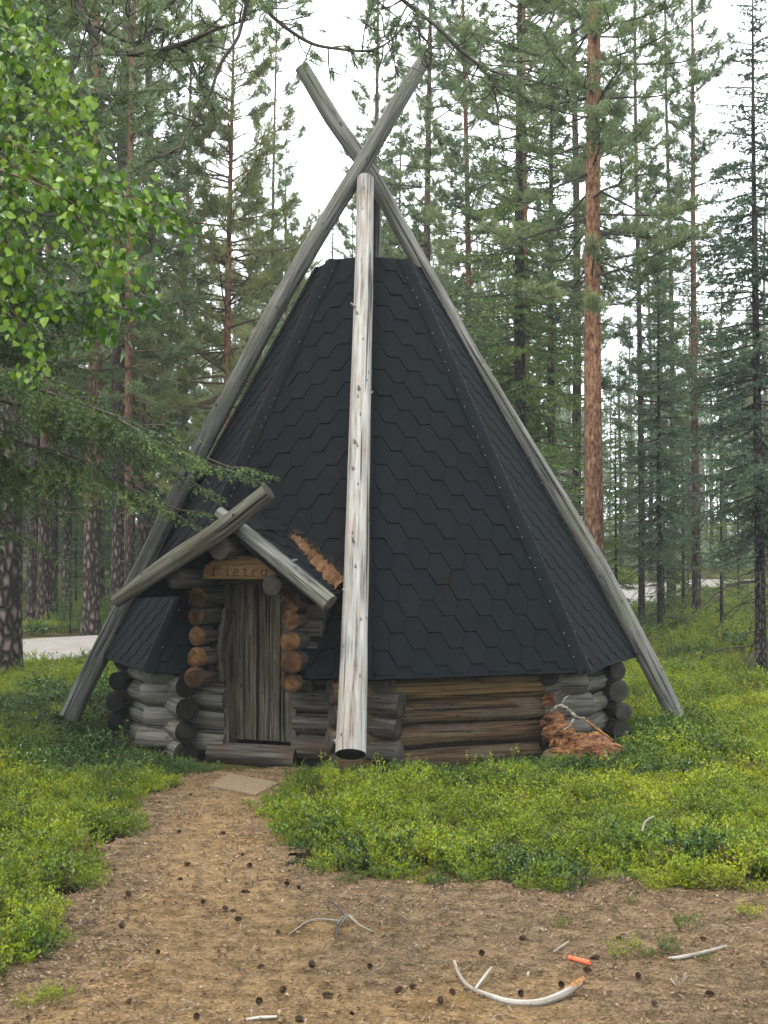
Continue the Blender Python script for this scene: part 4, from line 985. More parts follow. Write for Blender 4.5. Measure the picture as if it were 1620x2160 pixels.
# the rest of the stand
names = [('pine_a', 1.0), ('pine_b', 1.0), ('pine_d', 1.1), ('pine_d', 1.0), ('spruce_a', 1.05), ('spruce_b', 1.2), ('pine_c', 1.15)]
FARL = {'pine_a': 'far forest pine with reddish upper trunk and open crown', 'pine_b': 'far forest pine with straight grey trunk and broad crown', 'pine_c': 'far forest pine with bushy yellow-green crown', 'pine_d': 'far forest pine with thin grey trunk and narrow crown', 'spruce_a': 'far dense green spruce standing among the pines', 'spruce_b': 'far thin blue-green spruce with dead lower branches'}
tries = 0; made = 0
while made < 80 and tries < 4000:
    tries += 1; d = 30 + 42 * prng.random() ** 0.8; xx = prng.uniform(-1, 1) * (CX / FPX * d + 3.0)
    if float(road_dist(xx, d)[0]) < 3.4: continue
    px_ = CX + xx * FPX / d
    if d < 45 and (335 < px_ < 390 or 600 < px_ < 680): continue
    if px_ > 1275 and d < 64 and prng.random() < (.85 if px_ > 1480 else .6): continue
    if any((xx - a) ** 2 + (d - b_) ** 2 < 2.6 for a, b_ in taken): continue
    key, s0 = names[prng.randrange(len(names))]; taken.append((xx, d)); made += 1
    sp = key.startswith('spruce')
    plant('spruce_tree' if sp else 'pine_tree', key, FARL[key], 'tree', px_, d, s0 * prng.uniform(.82, 1.12), None, key[:-2] + ' trees far back, ' + {'a': 'open', 'b': 'straight', 'c': 'bushy', 'd': 'thin'}[key[-1]] + ' kind', prng.uniform(.8, 1.15))

made = 0
while made < 26:
    d = prng.uniform(28, 58); xx = prng.uniform(-1, 1) * (CX / FPX * d + 2)
    if float(road_dist(xx, d)[0]) < 3.0: continue
    made += 1; plant('young_spruce', 'spruce_c', 'young spruce of the undergrowth far back among pine trunks', 'tree', CX + xx * FPX / d, d, prng.uniform(.35, 1.15), None, 'undergrowth spruces among the trunks')
# far wood that reads as one mass
def far_wood():
    rng = np.random.RandomState(31); b = Bag(); fol = []
    for q in range(330):
        d = rng.uniform(74, 150); x_ = rng.uniform(-1, 1) * (0.36 * d + 8); z_ = float(terrain(np.array([x_]), np.array([d]))[0]); H = rng.uniform(10, 18); r = rng.uniform(.08, .17)
        tube(b, [(x_, d, z_ - .2), (x_ + rng.normal(0, .2), d, z_ + H)], [r, r * .3], 5, 4.0)
        zb = rng.uniform(1.0, 6); n_ = 260; h = rng.rand(n_) ** .8; zz_ = zb + (H - zb) * h; rad = (1 - h) ** .6 * rng.uniform(.9, 1.7) * np.sqrt(rng.rand(n_)); az = rng.rand(n_) * 6.283
        fol.append(np.c_[x_ + np.cos(az) * rad, d + np.sin(az) * rad, z_ + zz_])
    for q in range(26000 // 26):
        d = rng.uniform(62, 140); x_ = rng.uniform(-1, 1) * (.36 * d + 5); z_ = float(terrain(np.array([x_]), np.array([d]))[0])
        if road_dist(x_, d)[0] < 4: continue
        n_ = 26; fol.append(np.c_[x_ + rng.normal(0, .6, n_), d + rng.normal(0, .6, n_), z_ + rng.rand(n_) ** 1.2 * rng.uniform(1.0, 3.5)])
    F = np.concatenate(fol); d = rng.normal(0, 1, F.shape); d /= np.linalg.norm(d, axis=1)[:, None]
    V = needles(F, d, 2, .42, .13, .9, rng, .05)
    b.add(V, None, np.arange(len(V)).reshape(-1, 3), None, 0, 1)
    return b.mesh('far_wood')
tag(mesh_obj('far_wood', far_wood(), [M['bark_grey'], M['pine_needle']]), 'far pine wood seen as one mass beyond the road', 'forest', kind='stuff')

# ---- spruce at the edge of the clearing, its boughs reach over the hut pole
SX, SY = -4.25, 11.6
def rel(x, y, d): return at(x, y, d) - np.array([SX, SY, 0])
ex = [[rel(-215, 880, 11.5), rel(20, 918, 11.3), rel(230, 985, 11.0), rel(455, 1125, 10.7)],
      [rel(-215, 760, 11.6), rel(150, 835, 11.3), rel(360, 925, 11.0), rel(548, 1008, 10.7)],
      [rel(-215, 800, 11.6), rel(100, 870, 11.6), rel(300, 960, 11.5), rel(470, 1045, 11.4)],
      [rel(-215, 700, 11.4), rel(60, 800, 11.0), rel(260, 880, 10.7), rel(420, 960, 10.5)],
      [rel(-215, 1050, 11.6), rel(-60, 1085, 11.4), rel(30, 1110, 11.2), rel(120, 1170, 11.0)]]
ex2 = []
erng = np.random.RandomState(6)
for e4 in ex[:4]:                                    # side boughs that fill each long bough's end
    for f, sg in ((.45, 1), (.55, -1), (.65, 1), (.75, -1), (.85, 1)):
        C, _ = smooth_path(e4, .05); a_ = C[int(f * (len(C) - 1))]; dr_ = e4[3] - e4[1]; dr_ = dr_ / np.linalg.norm(dr_); l_ = erng.uniform(.35, .7)
        sd_ = np.array([-dr_[1], dr_[0], 0]) * sg; tip_ = a_ + dr_ * l_ * .8 + sd_ * l_ * .5 + [0, 0, erng.uniform(-.12, .12)]
        ex2.append([a_, a_ + (tip_ - a_) * .35, a_ + (tip_ - a_) * .7 + [0, 0, .01], tip_ + [0, 0, -.03]])
meshes = spruce_tree(41, 15.0, 0.17, 2.75, 2.75, 0.17, (5, 7), 0.065, 0.026, 3, 0.034, 0.0115, dead=16, power=0.6, hang=0.45, extra=ex + ex2, zmax=8.0)
sp = thing('spruce_tree', 'large green spruce reaching boughs over the leaning hut pole', 'tree', (SX, SY, -0.03))
for nm, me, m in zip(('trunk', 'limbs', 'crown'), meshes, (M['bark_dark'], M['limb'], M['spruce_needle'])): mesh_obj(nm, me, m, sp)

# ---- pine whose crooked boughs hang across the top of the clearing
OX, OY = -3.1, 7.6
ov = thing('pine_tree', 'pine with crooked bare boughs overhanging the clearing', 'tree', (OX, OY, -0.03))
rng = np.random.RandomState(77); tm, TP, TR = stem_mesh('trunk', 15.0, 0.20, rng); mesh_obj('trunk', tm, M['bark_pine'], ov)
wood = Bag(); tc = []; td = []
def relo(x, y, d): return at(x, y, d) - np.array([OX, OY, -0.03])
def bough(pts, r, tw=12, tufts=True, tl=(.12, .4), start=0.25):
    P3 = [relo(*p) for p in pts]; C = tube(wood, P3, r, 7, .04); T, _, _ = frames(C)
    for q in range(tw):
        i_ = int(rng.uniform(start, 1) * (len(C) - 1)); d = T[i_] * rng.uniform(0, .7) + rng.normal(0, .55, 3) + [0, 0, rng.uniform(-.6, .5)]; d /= np.linalg.norm(d); l = rng.uniform(*tl)
        k_ = rng.normal(0, .05, 3); p1 = C[i_] + d * l * .5 + k_; p2 = C[i_] + d * l + k_ * .3 + [0, 0, .05]
        tube(wood, [C[i_], p1, p2], [.006, .0045, .002], 4, .05)
        for w_ in range(2):
            d3 = d + rng.normal(0, .6, 3); p3 = p1 + d3 * l * .5; tube(wood, [p1, (p1 + p3) / 2 + rng.normal(0, .02, 3), p3], [.004, .003, .0015], 4, .06)
            if tufts and rng.rand() < .8: tc.append(p3); td.append(d3 / np.linalg.norm(d3))
        if tufts:
            for s_ in (.6, .8, 1.0): tc.append(p1 + (p2 - p1) * s_); td.append(d)
bough([(-390, -420, 7.6), (60, -150, 7.6), (150, -30, 7.6), (185, 52, 7.6), (238, 100, 7.6), (300, 113, 7.6), (390, 90, 7.5), (455, 62, 7.4), (530, 40, 7.3)], [.06, .035, .028, .022, .020, .018, .014, .010, .004], 44)
bough([(-390, -600, 7.6), (300, -220, 7.4), (500, -60, 7.2), (508, 60, 7.2), (465, 135, 7.2), (440, 205, 7.2), (400, 268, 7.2), (368, 340, 7.1)], [.04, .02, .012, .010, .010, .008, .006, .003], 18, True, (.08, .25), .5)
bough([(300, 113, 7.6), (380, 100, 7.6), (412, 150, 7.6), (425, 190, 7.6), (450, 215, 7.6)], [.010, .009, .007, .005, .003], 12, True, (.08, .25))
bough([(200, 55, 7.6), (280, 90, 7.7), (330, 60, 7.8), (370, 70, 7.8), (380, 20, 7.9), (350, -30, 7.9)], [.010, .009, .008, .006, .005, .003], 12)
bough([(-390, -700, 7.6), (300, -300, 8.2), (520, -40, 8.6), (570, 30, 8.6), (645, 86, 8.6), (705, 102, 8.6), (785, 106, 8.6), (835, 75, 8.6), (860, 35, 8.6)], [.05, .03, .017, .014, .012, .010, .008, .006, .003], 32, True, (.1, .3), .45)
bough([(-390, -800, 7.6), (500, -400, 8.5), (760, -90, 9.3), (850, 0, 9.6), (920, 55, 9.6), (985, 118, 9.6), (1040, 150, 9.6), (1130, 172, 9.6), (1215, 195, 9.6)], [.05, .03, .02, .016, .014, .013, .010, .007, .003], 52, True, (.1, .35), .45)
bough([(880, 25, 9.6), (885, 70, 9.5), (905, 95, 9.5), (890, 130, 9.4), (910, 150, 9.4)], [.010, .009, .008, .006, .003], 12, False, (.06, .2))
bough([(985, 118, 9.6), (1030, 160, 9.7), (1045, 200, 9.7), (1050, 240, 9.7)], [.009, .008, .006, .002], 10)
bough([(860, 10, 9.6), (830, 60, 9.5), (790, 90, 9.4)], [.008, .006, .003], 10)
mesh_obj('limbs', wood.mesh('limbs'), M['limb'], ov)
tc = np.array(tc); td = np.array(td)
mesh_obj('crown', tri_mesh('crown', needles(tc, td, 34, .065, .0045, .6, rng, .05)), M['pine_needle'], ov)

# ---- birch: leafy twigs hanging in from outside the clearing
BX, BY = -2.6, 4.9
bi = thing('birch_tree', 'birch with fresh bright green leaves on hanging twigs', 'tree', (BX, BY, -0.03))
rng = np.random.RandomState(5); tm, _, _ = stem_mesh('trunk', 8.0, 0.08, rng); mesh_obj('trunk', tm, plain('birch bark', (0.6, 0.58, 0.54), 0.7, 6, 0.4), bi)
def leaf_mesh(seed):
    rg = np.random.RandomState(seed); L = 0.040 * rg.uniform(.85, 1.12); W = L * rg.uniform(.40, .47)
    prof = [(0, 0), (.10, .62), (.28, 1.0), (.5, .86), (.72, .5), (.88, .2), (1, 0)]
    fold = rg.uniform(.10, .3); cur = rg.uniform(-.15, .25)
    V = []; z = lambda t_, w_: fold * abs(w_) * W * 1.4 - cur * L * t_ * t_
    for t_, w_ in prof: V.append((0, -L * t_, z(t_, 0)))
    for sgn in (1, -1):
        for t_, w_ in prof[1:-1]: V.append((sgn * W * w_, -L * t_ + .002 * ((int(t_ * 100) % 2) - .5), z(t_, w_)))
    T = []
    for k_, o_ in ((0, 7), (1, 12)):
        ring = [0] + list(range(o_, o_ + 5)) + [6]
        for i in range(6):
            a_, b_ = ring[i], ring[i + 1]; m1, m2 = i, i + 1
            f = [(m1, a_, b_), (m1, b_, m2)]
            for x_ in f:
                if len(set(x_)) == 3: T.append(x_ if k_ == 0 else x_[::-1])
    b = Bag(); b.add(np.array(V), None, T)
    tube(b, [(0, 0.014, .002), (0, 0, 0)], [.0007, .0007], 3, .01)
    me = b.mesh('leaf', True); me.materials.append(M['birch_leaf']); return me
LEAF = [leaf_mesh(i) for i in range(6)]
def relb(x, y, d): return at(x, y, d) - np.array([BX, BY, -0.03])
twigs = [[(-500, -250, 5), (-60, -70, 4.9), (35, 25, 4.8), (70, 120, 4.7), (55, 215, 4.7)], [(-500, -150, 5), (-80, 20, 4.9), (60, 85, 4.8), (150, 170, 4.7), (200, 245, 4.6)],
         [(-500, -80, 5), (-80, 130, 5), (80, 225, 4.9), (180, 300, 4.8), (228, 375, 4.8)], [(-500, 0, 5), (-80, 230, 4.8), (90, 345, 4.7), (205, 392, 4.6), (310, 428, 4.6), (408, 452, 4.6)],
         [(-500, 60, 5), (-60, 300, 4.8), (120, 405, 4.7), (228, 495, 4.7), (285, 575, 4.6), (325, 640, 4.6)], [(-500, 100, 5), (-60, 350, 4.7), (60, 440, 4.6), (110, 535, 4.6)],
         [(-80, 330, 4.7), (100, 400, 4.6), (180, 480, 4.6), (203, 560, 4.6), (238, 640, 4.5), (252, 725, 4.5)], [(-500, 200, 5), (-60, 470, 4.7), (40, 525, 4.7), (95, 590, 4.6), (105, 655, 4.6)],
         [(-500, 300, 5), (-60, 590, 4.6), (25, 655, 4.6), (65, 720, 4.6), (72, 775, 4.6)], [(-60, 270, 4.9), (130, 345, 4.9), (185, 420, 4.9), (262, 470, 4.9), (312, 525, 4.9)],
         [(-500, -300, 5), (-30, -50, 4.6), (20, 60, 4.6), (10, 180, 4.6)], [(-60, 150, 4.7), (20, 260, 4.7), (30, 360, 4.7), (10, 450, 4.6)], [(-60, 420, 4.6), (10, 480, 4.5), (20, 580, 4.5)],
         [(60, 330, 4.9), (150, 440, 4.9), (215, 560, 4.9), (210, 660, 4.9), (180, 700, 4.9)], [(-60, 100, 5.1), (90, 160, 5.1), (120, 260, 5.1), (150, 340, 5.1)], [(-40, 560, 4.8), (60, 600, 4.8), (140, 640, 4.8), (170, 610, 4.8)],
         [(150, 370, 5.0), (250, 410, 5.0), (330, 440, 5.0), (395, 480, 5.0)]]
for tw in list(twigs):
    if len(tw) > 4 or tw[0][0] > -100:
        dx, dy, dd = rng.uniform(-60, 20), rng.uniform(-70, 50), rng.uniform(.1, .5); twigs.append([tw[0]] + [(x_ + dx * min(1, i_ / 2), y_ + dy * min(1, i_ / 2), d_ + dd) for i_, (x_, y_, d_) in enumerate(tw[1:])])
cnt = 0; rest = Bag()
bt = []
for q, tw in enumerate(twigs):
    b = Bag(); C = tube(b, [relb(*p) for p in tw], [.006, .0035, .0025, .0015, .001], 5, .012)
    T, _, _ = frames(C); br = mesh_obj('branch', b.mesh('branch'), M['birch_bark'], bi); bt.append(br)
    L = np.concatenate([[0], np.cumsum(np.linalg.norm(np.diff(C, axis=0), axis=1))]); s = max(0, L[-1] - rng.uniform(.75, .95))
    while s < L[-1]:
        i_ = int(np.searchsorted(L, s)); i_ = min(i_, len(C) - 1)
        for w_ in range(rng.randint(1, 3)):
            off = rng.normal(0, .028, 3); p = C[i_] + off + [0, 0, -.004]
            tip = T[i_] * .35 + rng.normal(0, .5, 3) + [0, 0, -.75]; tip /= np.linalg.norm(tip)
            nr = np.array([0, -.55, .6]) + rng.normal(0, .55, 3); nr -= tip * (nr @ tip); nr /= np.linalg.norm(nr); xx = np.cross(-tip, nr)
            mt = Matrix((list(xx), list(-tip), list(nr))).transposed().to_4x4(); mt.translation = Vector(p); sc = rng.uniform(.58, 1.0)
            me = LEAF[rng.randint(6)]
            P0 = p + np.array([BX, BY, -.03]); inview = P0[0] / P0[1] > -0.30
            if inview and cnt < 296:
                o = bpy.data.objects.new('leaf', me); o.parent = br; link(o); o.matrix_local = mt @ Matrix.Scale(sc, 4); cnt += 1
            else:
                vv = np.empty(len(me.vertices) * 3, np.float32); me.vertices.foreach_get('co', vv); vv = vv.reshape(-1, 3) * sc
                tr = [tuple(pl.vertices) for pl in me.polygons]
                W = p + vv[:, :1] * xx + vv[:, 1:2] * (-tip) + vv[:, 2:] * nr
                rest.add(W, [t_ for t_ in tr if len(t_) == 4], [t_ for t_ in tr if len(t_) == 3])
        s += rng.uniform(.006, .016)
if rest.n: o = mesh_obj('foliage', rest.mesh('foliage', True), M['birch_leaf'], bi); o['kind'] = 'stuff'

# ------------------------------------------------------------------ ground cover: bilberry
SRC = bpy.data.collections.new('bilberry_sources')
def berry_clump(seed, rad, hmax, nst, mat, leaf=0.0165, nl=18):
    rg = np.random.RandomState(seed); V = []; st = []
    for q in range(nst):
        a = rg.rand() * 6.283; r = rad * math.sqrt(rg.rand()); b0 = np.array([math.cos(a) * r * .7, math.sin(a) * r * .7, -0.02]); H = hmax * rg.uniform(.5, 1.0) * (1 - .35 * r / rad)
        top = b0 + np.array([math.cos(a) * r * .5, math.sin(a) * r * .5, H]) + rg.normal(0, .02, 3); st.append((b0, top))
        for k_ in range(3):
            f = rg.uniform(.45, .8); m_ = b0 + (top - b0) * f; st.append((m_, m_ + np.array([rg.normal(0, .035), rg.normal(0, .035), H * rg.uniform(.2, .4)])))
    W = []
    for a_, c_ in st:
        d = c_ - a_; l = np.linalg.norm(d); s = np.cross(d, rg.normal(0, 1, 3)); s /= np.linalg.norm(s) + 1e-9
        W.append(np.array([a_ - s * .0016, a_ + s * .0016, c_]))
        n_ = max(4, int(nl * min(1, l / .16)))
        f = rg.uniform(.25, 1.0, n_); P = a_ + d * f[:, None]; az = rg.rand(n_) * 6.283
        dv = np.c_[np.cos(az), np.sin(az), rg.uniform(.25, 1.5, n_)]; dv /= np.linalg.norm(dv, axis=1)[:, None]
        up = np.array([0, 0, 1.0]) + rg.normal(0, .5, (n_, 3)); sd = np.cross(dv, up); sd /= np.linalg.norm(sd, axis=1)[:, None]
        L = leaf * rg.uniform(.65, 1.2, (n_, 1)); V.append(np.stack([P, P + dv * L * .5 + sd * L * .29, P + dv * L, P + dv * L * .5 - sd * L * .29], 1))
    V = np.concatenate(V).reshape(-1, 3); Qd = np.arange(len(V)).reshape(-1, 4)
    b = Bag(); b.add(V, Qd, None, None, 0); Wv = np.concatenate(W); b.add(Wv, None, np.arange(len(Wv)).reshape(-1, 3), None, 0, 1)
    me = b.mesh('bilberry_plant'); me.materials.append(mat); me.materials.append(M['stick_dark']); return me
srcs = [berry_clump(1, .13, .25, 19, M['berry_leaf']), berry_clump(2, .12, .20, 18, M['berry_leaf']), berry_clump(3, .14, .29, 20, M['berry_leaf']), berry_clump(4, .11, .16, 15, M['berry_leaf']),
        berry_clump(5, .13, .20, 19, M['berry_dark'], .018), berry_clump(6, .13, .23, 18, M['berry_dark'], .019), berry_clump(7, .11, .17, 13, M['berry_rust'], .017)]
for i, me in enumerate(srcs):
    o = bpy.data.objects.new('bilberry_source_%d' % i, me); SRC.objects.link(o)
def scatter_group():
    ng = bpy.data.node_groups.new('scatter plants', 'GeometryNodeTree')
    ng.interface.new_socket('Geometry', in_out='INPUT', socket_type='NodeSocketGeometry'); ng.interface.new_socket('Geometry', in_out='OUTPUT', socket_type='NodeSocketGeometry')
    gi = ng.nodes.new('NodeGroupInput'); go = ng.nodes.new('NodeGroupOutput'); ins = ng.nodes.new('GeometryNodeInstanceOnPoints')
    ci = ng.nodes.new('GeometryNodeCollectionInfo'); ci.inputs['Collection'].default_value = SRC; ci.inputs['Separate Children'].default_value = True; ci.inputs['Reset Children'].default_value = True
    ins.inputs['Pick Instance'].default_value = True
    def attr(nm, tp): a = ng.nodes.new('GeometryNodeInputNamedAttribute'); a.data_type = tp; a.inputs['Name'].default_value = nm; return a.outputs['Attribute']
    L = ng.links.new
    L(gi.outputs[0], ins.inputs['Points']); L(ci.outputs[0], ins.inputs['Instance']); L(attr('variant', 'INT'), ins.inputs['Instance Index'])
    L(attr('turn', 'FLOAT_VECTOR'), ins.inputs['Rotation']); L(attr('size', 'FLOAT_VECTOR'), ins.inputs['Scale']); L(ins.outputs[0], go.inputs[0])
    return ng
NG = scatter_group()
def cover(name, label, X, Y, variant, size, rng, lean=.12):
    Z = terrain(X, Y) - 0.005; me = bpy.data.meshes.new(name); me.vertices.add(len(X)); me.vertices.foreach_set('co', np.stack([X, Y, Z], -1).astype(np.float32).ravel())
    a = me.attributes.new('variant', 'INT', 'POINT'); a.data.foreach_set('value', variant.astype(np.int32))
    a = me.attributes.new('turn', 'FLOAT_VECTOR', 'POINT'); a.data.foreach_set('vector', np.stack([rng.normal(0, lean, len(X)), rng.normal(0, lean, len(X)), rng.rand(len(X)) * 6.283], -1).astype(np.float32).ravel())
    a = me.attributes.new('size', 'FLOAT_VECTOR', 'POINT'); s = np.stack([size, size, size * rng.uniform(.85, 1.15, len(X))], -1); a.data.foreach_set('vector', s.astype(np.float32).ravel())
    o = mesh_obj(name, me); md = o.modifiers.new('scatter', 'NODES'); md.node_group = NG
    return tag(o, label, 'ground cover', kind='stuff')
rng = np.random.RandomState(123)
def candidates(n, x0, x1, y0, y1): return rng.uniform(x0, x1, n), rng.uniform(y0, y1, n)
allX, allY, allS = [], [], []
for n, x0, x1, y0, y1, sc in ((9000, -4.6, 4.8, 5.0, 13.5, 1.0), (5200, -8, 9, 13.5, 21, 1.15), (3600, -12, 15, 21, 40, 1.7), (1500, -18, 22, 40, 62, 2.4)):
    X, Y = candidates(n, x0, x1, y0, y1)
    k = np.abs(X) < 0.295 * Y + 0.8; X, Y = X[k], Y[k]
    ed = bare_field(X, Y); rh = np.hypot(X - HX, Y - HY)
    keep = (ed < -0.03) & (rh > 2.52) & (road_dist(X, Y) > 2.6)
    dn = fbm(X * 2.6, Y * 2.6, 44, 3); keep &= rng.rand(len(X)) < np.clip((dn - 0.25) * 4.6, .28, 1)
    X, Y, ed, rh = X[keep], Y[keep], ed[keep], rh[keep]
    s = sc * rng.uniform(.65, 1.25, len(X)) * (.55 + 1.25 * (fbm(X * 2.1 + 5, Y * 2.1, 71, 2) - .1)) * np.where(rng.rand(len(X)) < .05, 1.35, 1.0) * np.clip(.55 + (-ed) * 1.6, .55, 1.05) * np.clip(.62 + (rh - 2.5) * .9, .7, 1.0)
    allX.append(X); allY.append(Y); allS.append(s)
X, Y, S_ = np.concatenate(allX), np.concatenate(allY), np.concatenate(allS)
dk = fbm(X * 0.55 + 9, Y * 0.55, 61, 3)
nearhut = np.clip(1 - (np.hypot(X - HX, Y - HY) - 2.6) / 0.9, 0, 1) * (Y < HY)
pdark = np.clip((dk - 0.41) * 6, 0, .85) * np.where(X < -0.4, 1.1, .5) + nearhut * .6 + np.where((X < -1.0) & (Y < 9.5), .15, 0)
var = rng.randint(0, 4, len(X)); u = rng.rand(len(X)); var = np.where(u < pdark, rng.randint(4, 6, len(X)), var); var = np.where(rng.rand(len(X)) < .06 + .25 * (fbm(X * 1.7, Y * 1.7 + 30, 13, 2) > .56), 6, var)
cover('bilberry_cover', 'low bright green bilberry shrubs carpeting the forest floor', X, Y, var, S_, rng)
sx, sy = [], []
for p in ((1585, 1935), (1575, 1925), (1390, 2015), (1370, 2022), (1405, 2008), (655, 1832), (880, 1868), (735, 1868), (1320, 2020), (100, 2110), (125, 2120), (60, 2125), (1490, 2030), (1330, 1905), (1450, 1960), (1180, 1955)):
    g = gnd(*p); sx.append(g[0]); sy.append(g[1])
cover('bilberry_sprigs', 'scattered small green sprigs on the bare earth', np.array(sx), np.array(sy), rng.randint(0, 5, len(sx)), rng.uniform(.22, .48, len(sx)), rng)

# ------------------------------------------------------------------ litter on the bare earth
def litter():
    rg = np.random.RandomState(8); b = Bag()
    def pts(n, nearedge=0.0):
        # more of it where the eye is near
        d = 4.0 + 7.0 * rg.rand(n) ** 1.35; x_ = rg.uniform(-1, 1, n) * (.30 * d + .15); f = bare_field(x_, d)
        k = (f > -0.12) & ((f < 0.9) | (rg.rand(n) < 1 - nearedge)); return x_[k], d[k]
    def lay(n, lmin, lmax, wmin, wmax, m, tilt, ne=0.3, rim=9.0):
        x_, y_ = pts(n, ne); kk = (bare_field(x_, y_) < rim) | (rg.rand(len(x_)) < .22); x_, y_ = x_[kk], y_[kk]; n_ = len(x_); c = np.stack([x_, y_, terrain(x_, y_) + 0.012 - .03 * np.clip(edge_dist(x_, y_), 0, .5) + .010], -1)
        az = rg.rand(n_) * 6.283; d = np.c_[np.cos(az), np.sin(az), rg.normal(0, tilt, n_)]; s = np.c_[-np.sin(az), np.cos(az), rg.normal(0, tilt, n_)]
        L = rg.uniform(lmin, lmax, (n_, 1)); W = rg.uniform(wmin, wmax, (n_, 1)); bend = np.c_[np.zeros(n_), np.zeros(n_), rg.uniform(0, .25, n_)] * L
        V = np.stack([c - d * L * .5, c + s * W * .5 + bend, c + d * L * .5, c - s * W * .5 + bend], 1).reshape(-1, 3)
        b.add(V, np.arange(len(V)).reshape(-1, 4), None, None, m)
    lay(13000, .008, .032, .006, .018, 0, .3)          # dry leaf scraps
    lay(8000, .007, .026, .005, .015, 1, .35, .3, .45)
    lay(8000, .008, .030, .006, .016, 2, .35, .3, .4)
    lay(9000, .035, .075, .0016, .003, 3, .1, 0)        # needles
    lay(7000, .03, .12, .003, .006, 2, .12)             # twiglets
    lay(900, .03, .11, .003, .006, 4, .12)
    return b.mesh('forest_litter')
M['lit1'] = plain('dry leaf scrap', (0.125, 0.076, 0.042), 0.9, 9, 0.45); M['lit2'] = plain('pale dry leaf', (0.19, 0.14, 0.098), 0.9, 30, 0.5)
M['lit3'] = plain('dark bark scrap', (0.03, 0.02, 0.015), 0.9, 9, 0.5); M['lit4'] = plain('fallen needle', (0.13, 0.075, 0.03), 0.9, 9, 0.4); M['lit5'] = plain('grey twiglet', (0.17, 0.155, 0.135), 0.9, 9, 0.3)
tag(mesh_obj('forest_litter', litter(), [M['lit1'], M['lit2'], M['lit3'], M['lit4'], M['lit5']]), 'dry leaf scraps needles and bark bits on bare earth', 'litter', kind='stuff')

def ground_z(x_, y_): return float(terrain(np.array([x_]), np.array([y_]))[0] + 0.012 - .03 * np.clip(edge_dist(np.array([x_]), np.array([y_])), 0, .5)[0])
def cone_mesh(seed):
    rg = np.random.RandomState(seed); b = Bag(); n_, m_ = 7, 8
    for i in range(n_):
        z = i / (n_ - 1); r = (.016 * math.sin(math.pi * (.18 + .72 * z)) ** .8)
        for j in range(m_):
            a = (j + .5 * (i % 2)) * 6.283 / m_; d = np.array([math.cos(a), math.sin(a), 0]); s = np.array([-d[1], d[0], 0]); c = np.array([0, 0, .045 * z])
            b.add([c + d * r * .3 + [0, 0, -.004], c + d * r + s * r * .36 + [0, 0, .003], c + d * r * 1.12 + [0, 0, .008], c + d * r - s * r * .36 + [0, 0, .003]], [(0, 1, 2, 3)])
    V = np.concatenate(b.V); b2 = Bag(); b2.add(V[:, [2, 0, 1]] + [0, 0, .015], np.concatenate(b.Q)); me = b2.mesh('pine_cone'); me.materials.append(M['cone']); return me
CONE = [cone_mesh(1), cone_mesh(2)]
cr = random.Random(12)
cone_px = [(405, 1682), (375, 1757), (475, 1765), (510, 1812), (522, 1833), (375, 1858), (523, 1884), (610, 1870), (430, 1908), (275, 1898), (480, 1923), (497, 1925), (508, 1945), (586, 1973), (260, 1966), (558, 2040), (415, 2150), (545, 2118), (270, 2125), (680, 2102),
           (833, 2090), (880, 2080), (958, 2098), (930, 2115), (1265, 2025), (1310, 1985), (1230, 2050), (1345, 2062), (740, 2133), (640, 2155), (1180, 2080), (1100, 2095), (390, 1832), (632, 1875), (1490, 1985), (1420, 1940), (660, 2040), (590, 2095), (330, 2010), (780, 2040), (1020, 2010), (1110, 1985), (1385, 2125), (1505, 2105)]
for p in cone_px:
    g = gnd(*p); o = bpy.data.objects.new('pine_cone', CONE[cr.randrange(2)]); link(o); s = cr.uniform(.5, .82)
    o.location = (g[0], g[1], ground_z(*g) + 0.002); o.rotation_euler = (cr.uniform(-.2, .2), cr.uniform(-.3, .3), cr.uniform(0, 6.28)); o.scale = (s, s, s)
    tag(o, 'small dark fallen pine cone lying on the bare earth', 'pine cone', 'pine cones on the bare earth')

def gp(x, y, h=0.0): g = gnd(x, y); return np.array([g[0], g[1], ground_z(*g) + h])
def stick(name, label, pts, rr, forks=(), mat='stick', end='stick_end', seed=1):
    P = np.array([gp(*p) for p in pts]); o0 = P[len(P) // 2].copy(); e = thing(name, label, 'stick', tuple(o0))
    mesh_obj('stem', make_log('stem', P - o0, rr, seed, 12, .010, .13, 1, 2), [M[mat], M[end]], e)
    for i, (fp, fr) in enumerate(forks):
        F = np.array([gp(*p) for p in fp]); mesh_obj('side_twig', make_log('side_twig', F - o0, fr, seed + 5 + i, 8, .012, .08, 0, 0), [M[mat], M[end]], e)
    return e
stick('fallen_branch', 'curved grey fallen branch with broken orange end and side twig', [(958, 2038, .025), (968, 2062, .02), (990, 2086, .014), (1030, 2103, .012), (1080, 2118, .012), (1135, 2120, .014), (1185, 2108, .022), (1222, 2092, .035)], [.006, .0075, .0095, .011, .0125, .014, .0155, .014], [([(1003, 2090, .015), (1020, 2075, .03), (1036, 2059, .04)], [.006, .006, .005])], seed=3)
stick('fallen_stick', 'straight whitish stick beside small green sprigs', [(1410, 2028, .008), (1445, 2024, .009), (1490, 2014, .010), (1532, 2002, .012)], [.006, .008, .008, .006], seed=6)
stick('forked_twig', 'pale forked dead twig near the shrub edge', [(708, 1985, .01), (712, 1962, .02), (728, 1945, .03), (745, 1940, .02)], [.005, .008, .008, .004], [([(728, 1945, .03), (712, 1925, .03), (690, 1905, .02)], [.005, .004, .002]), ([(735, 1942, .03), (760, 1958, .02), (790, 1968, .012)], [.005, .004, .003]), ([(722, 1950, .02), (660, 1945, .012), (612, 1972, .01)], [.004, .004, .003])], seed=9)
stick('fallen_stick', 'short pale stick lying on the sandy path', [(518, 2156, .007), (550, 2152, .008), (584, 2149, .007)], [.006, .007, .006], seed=12)
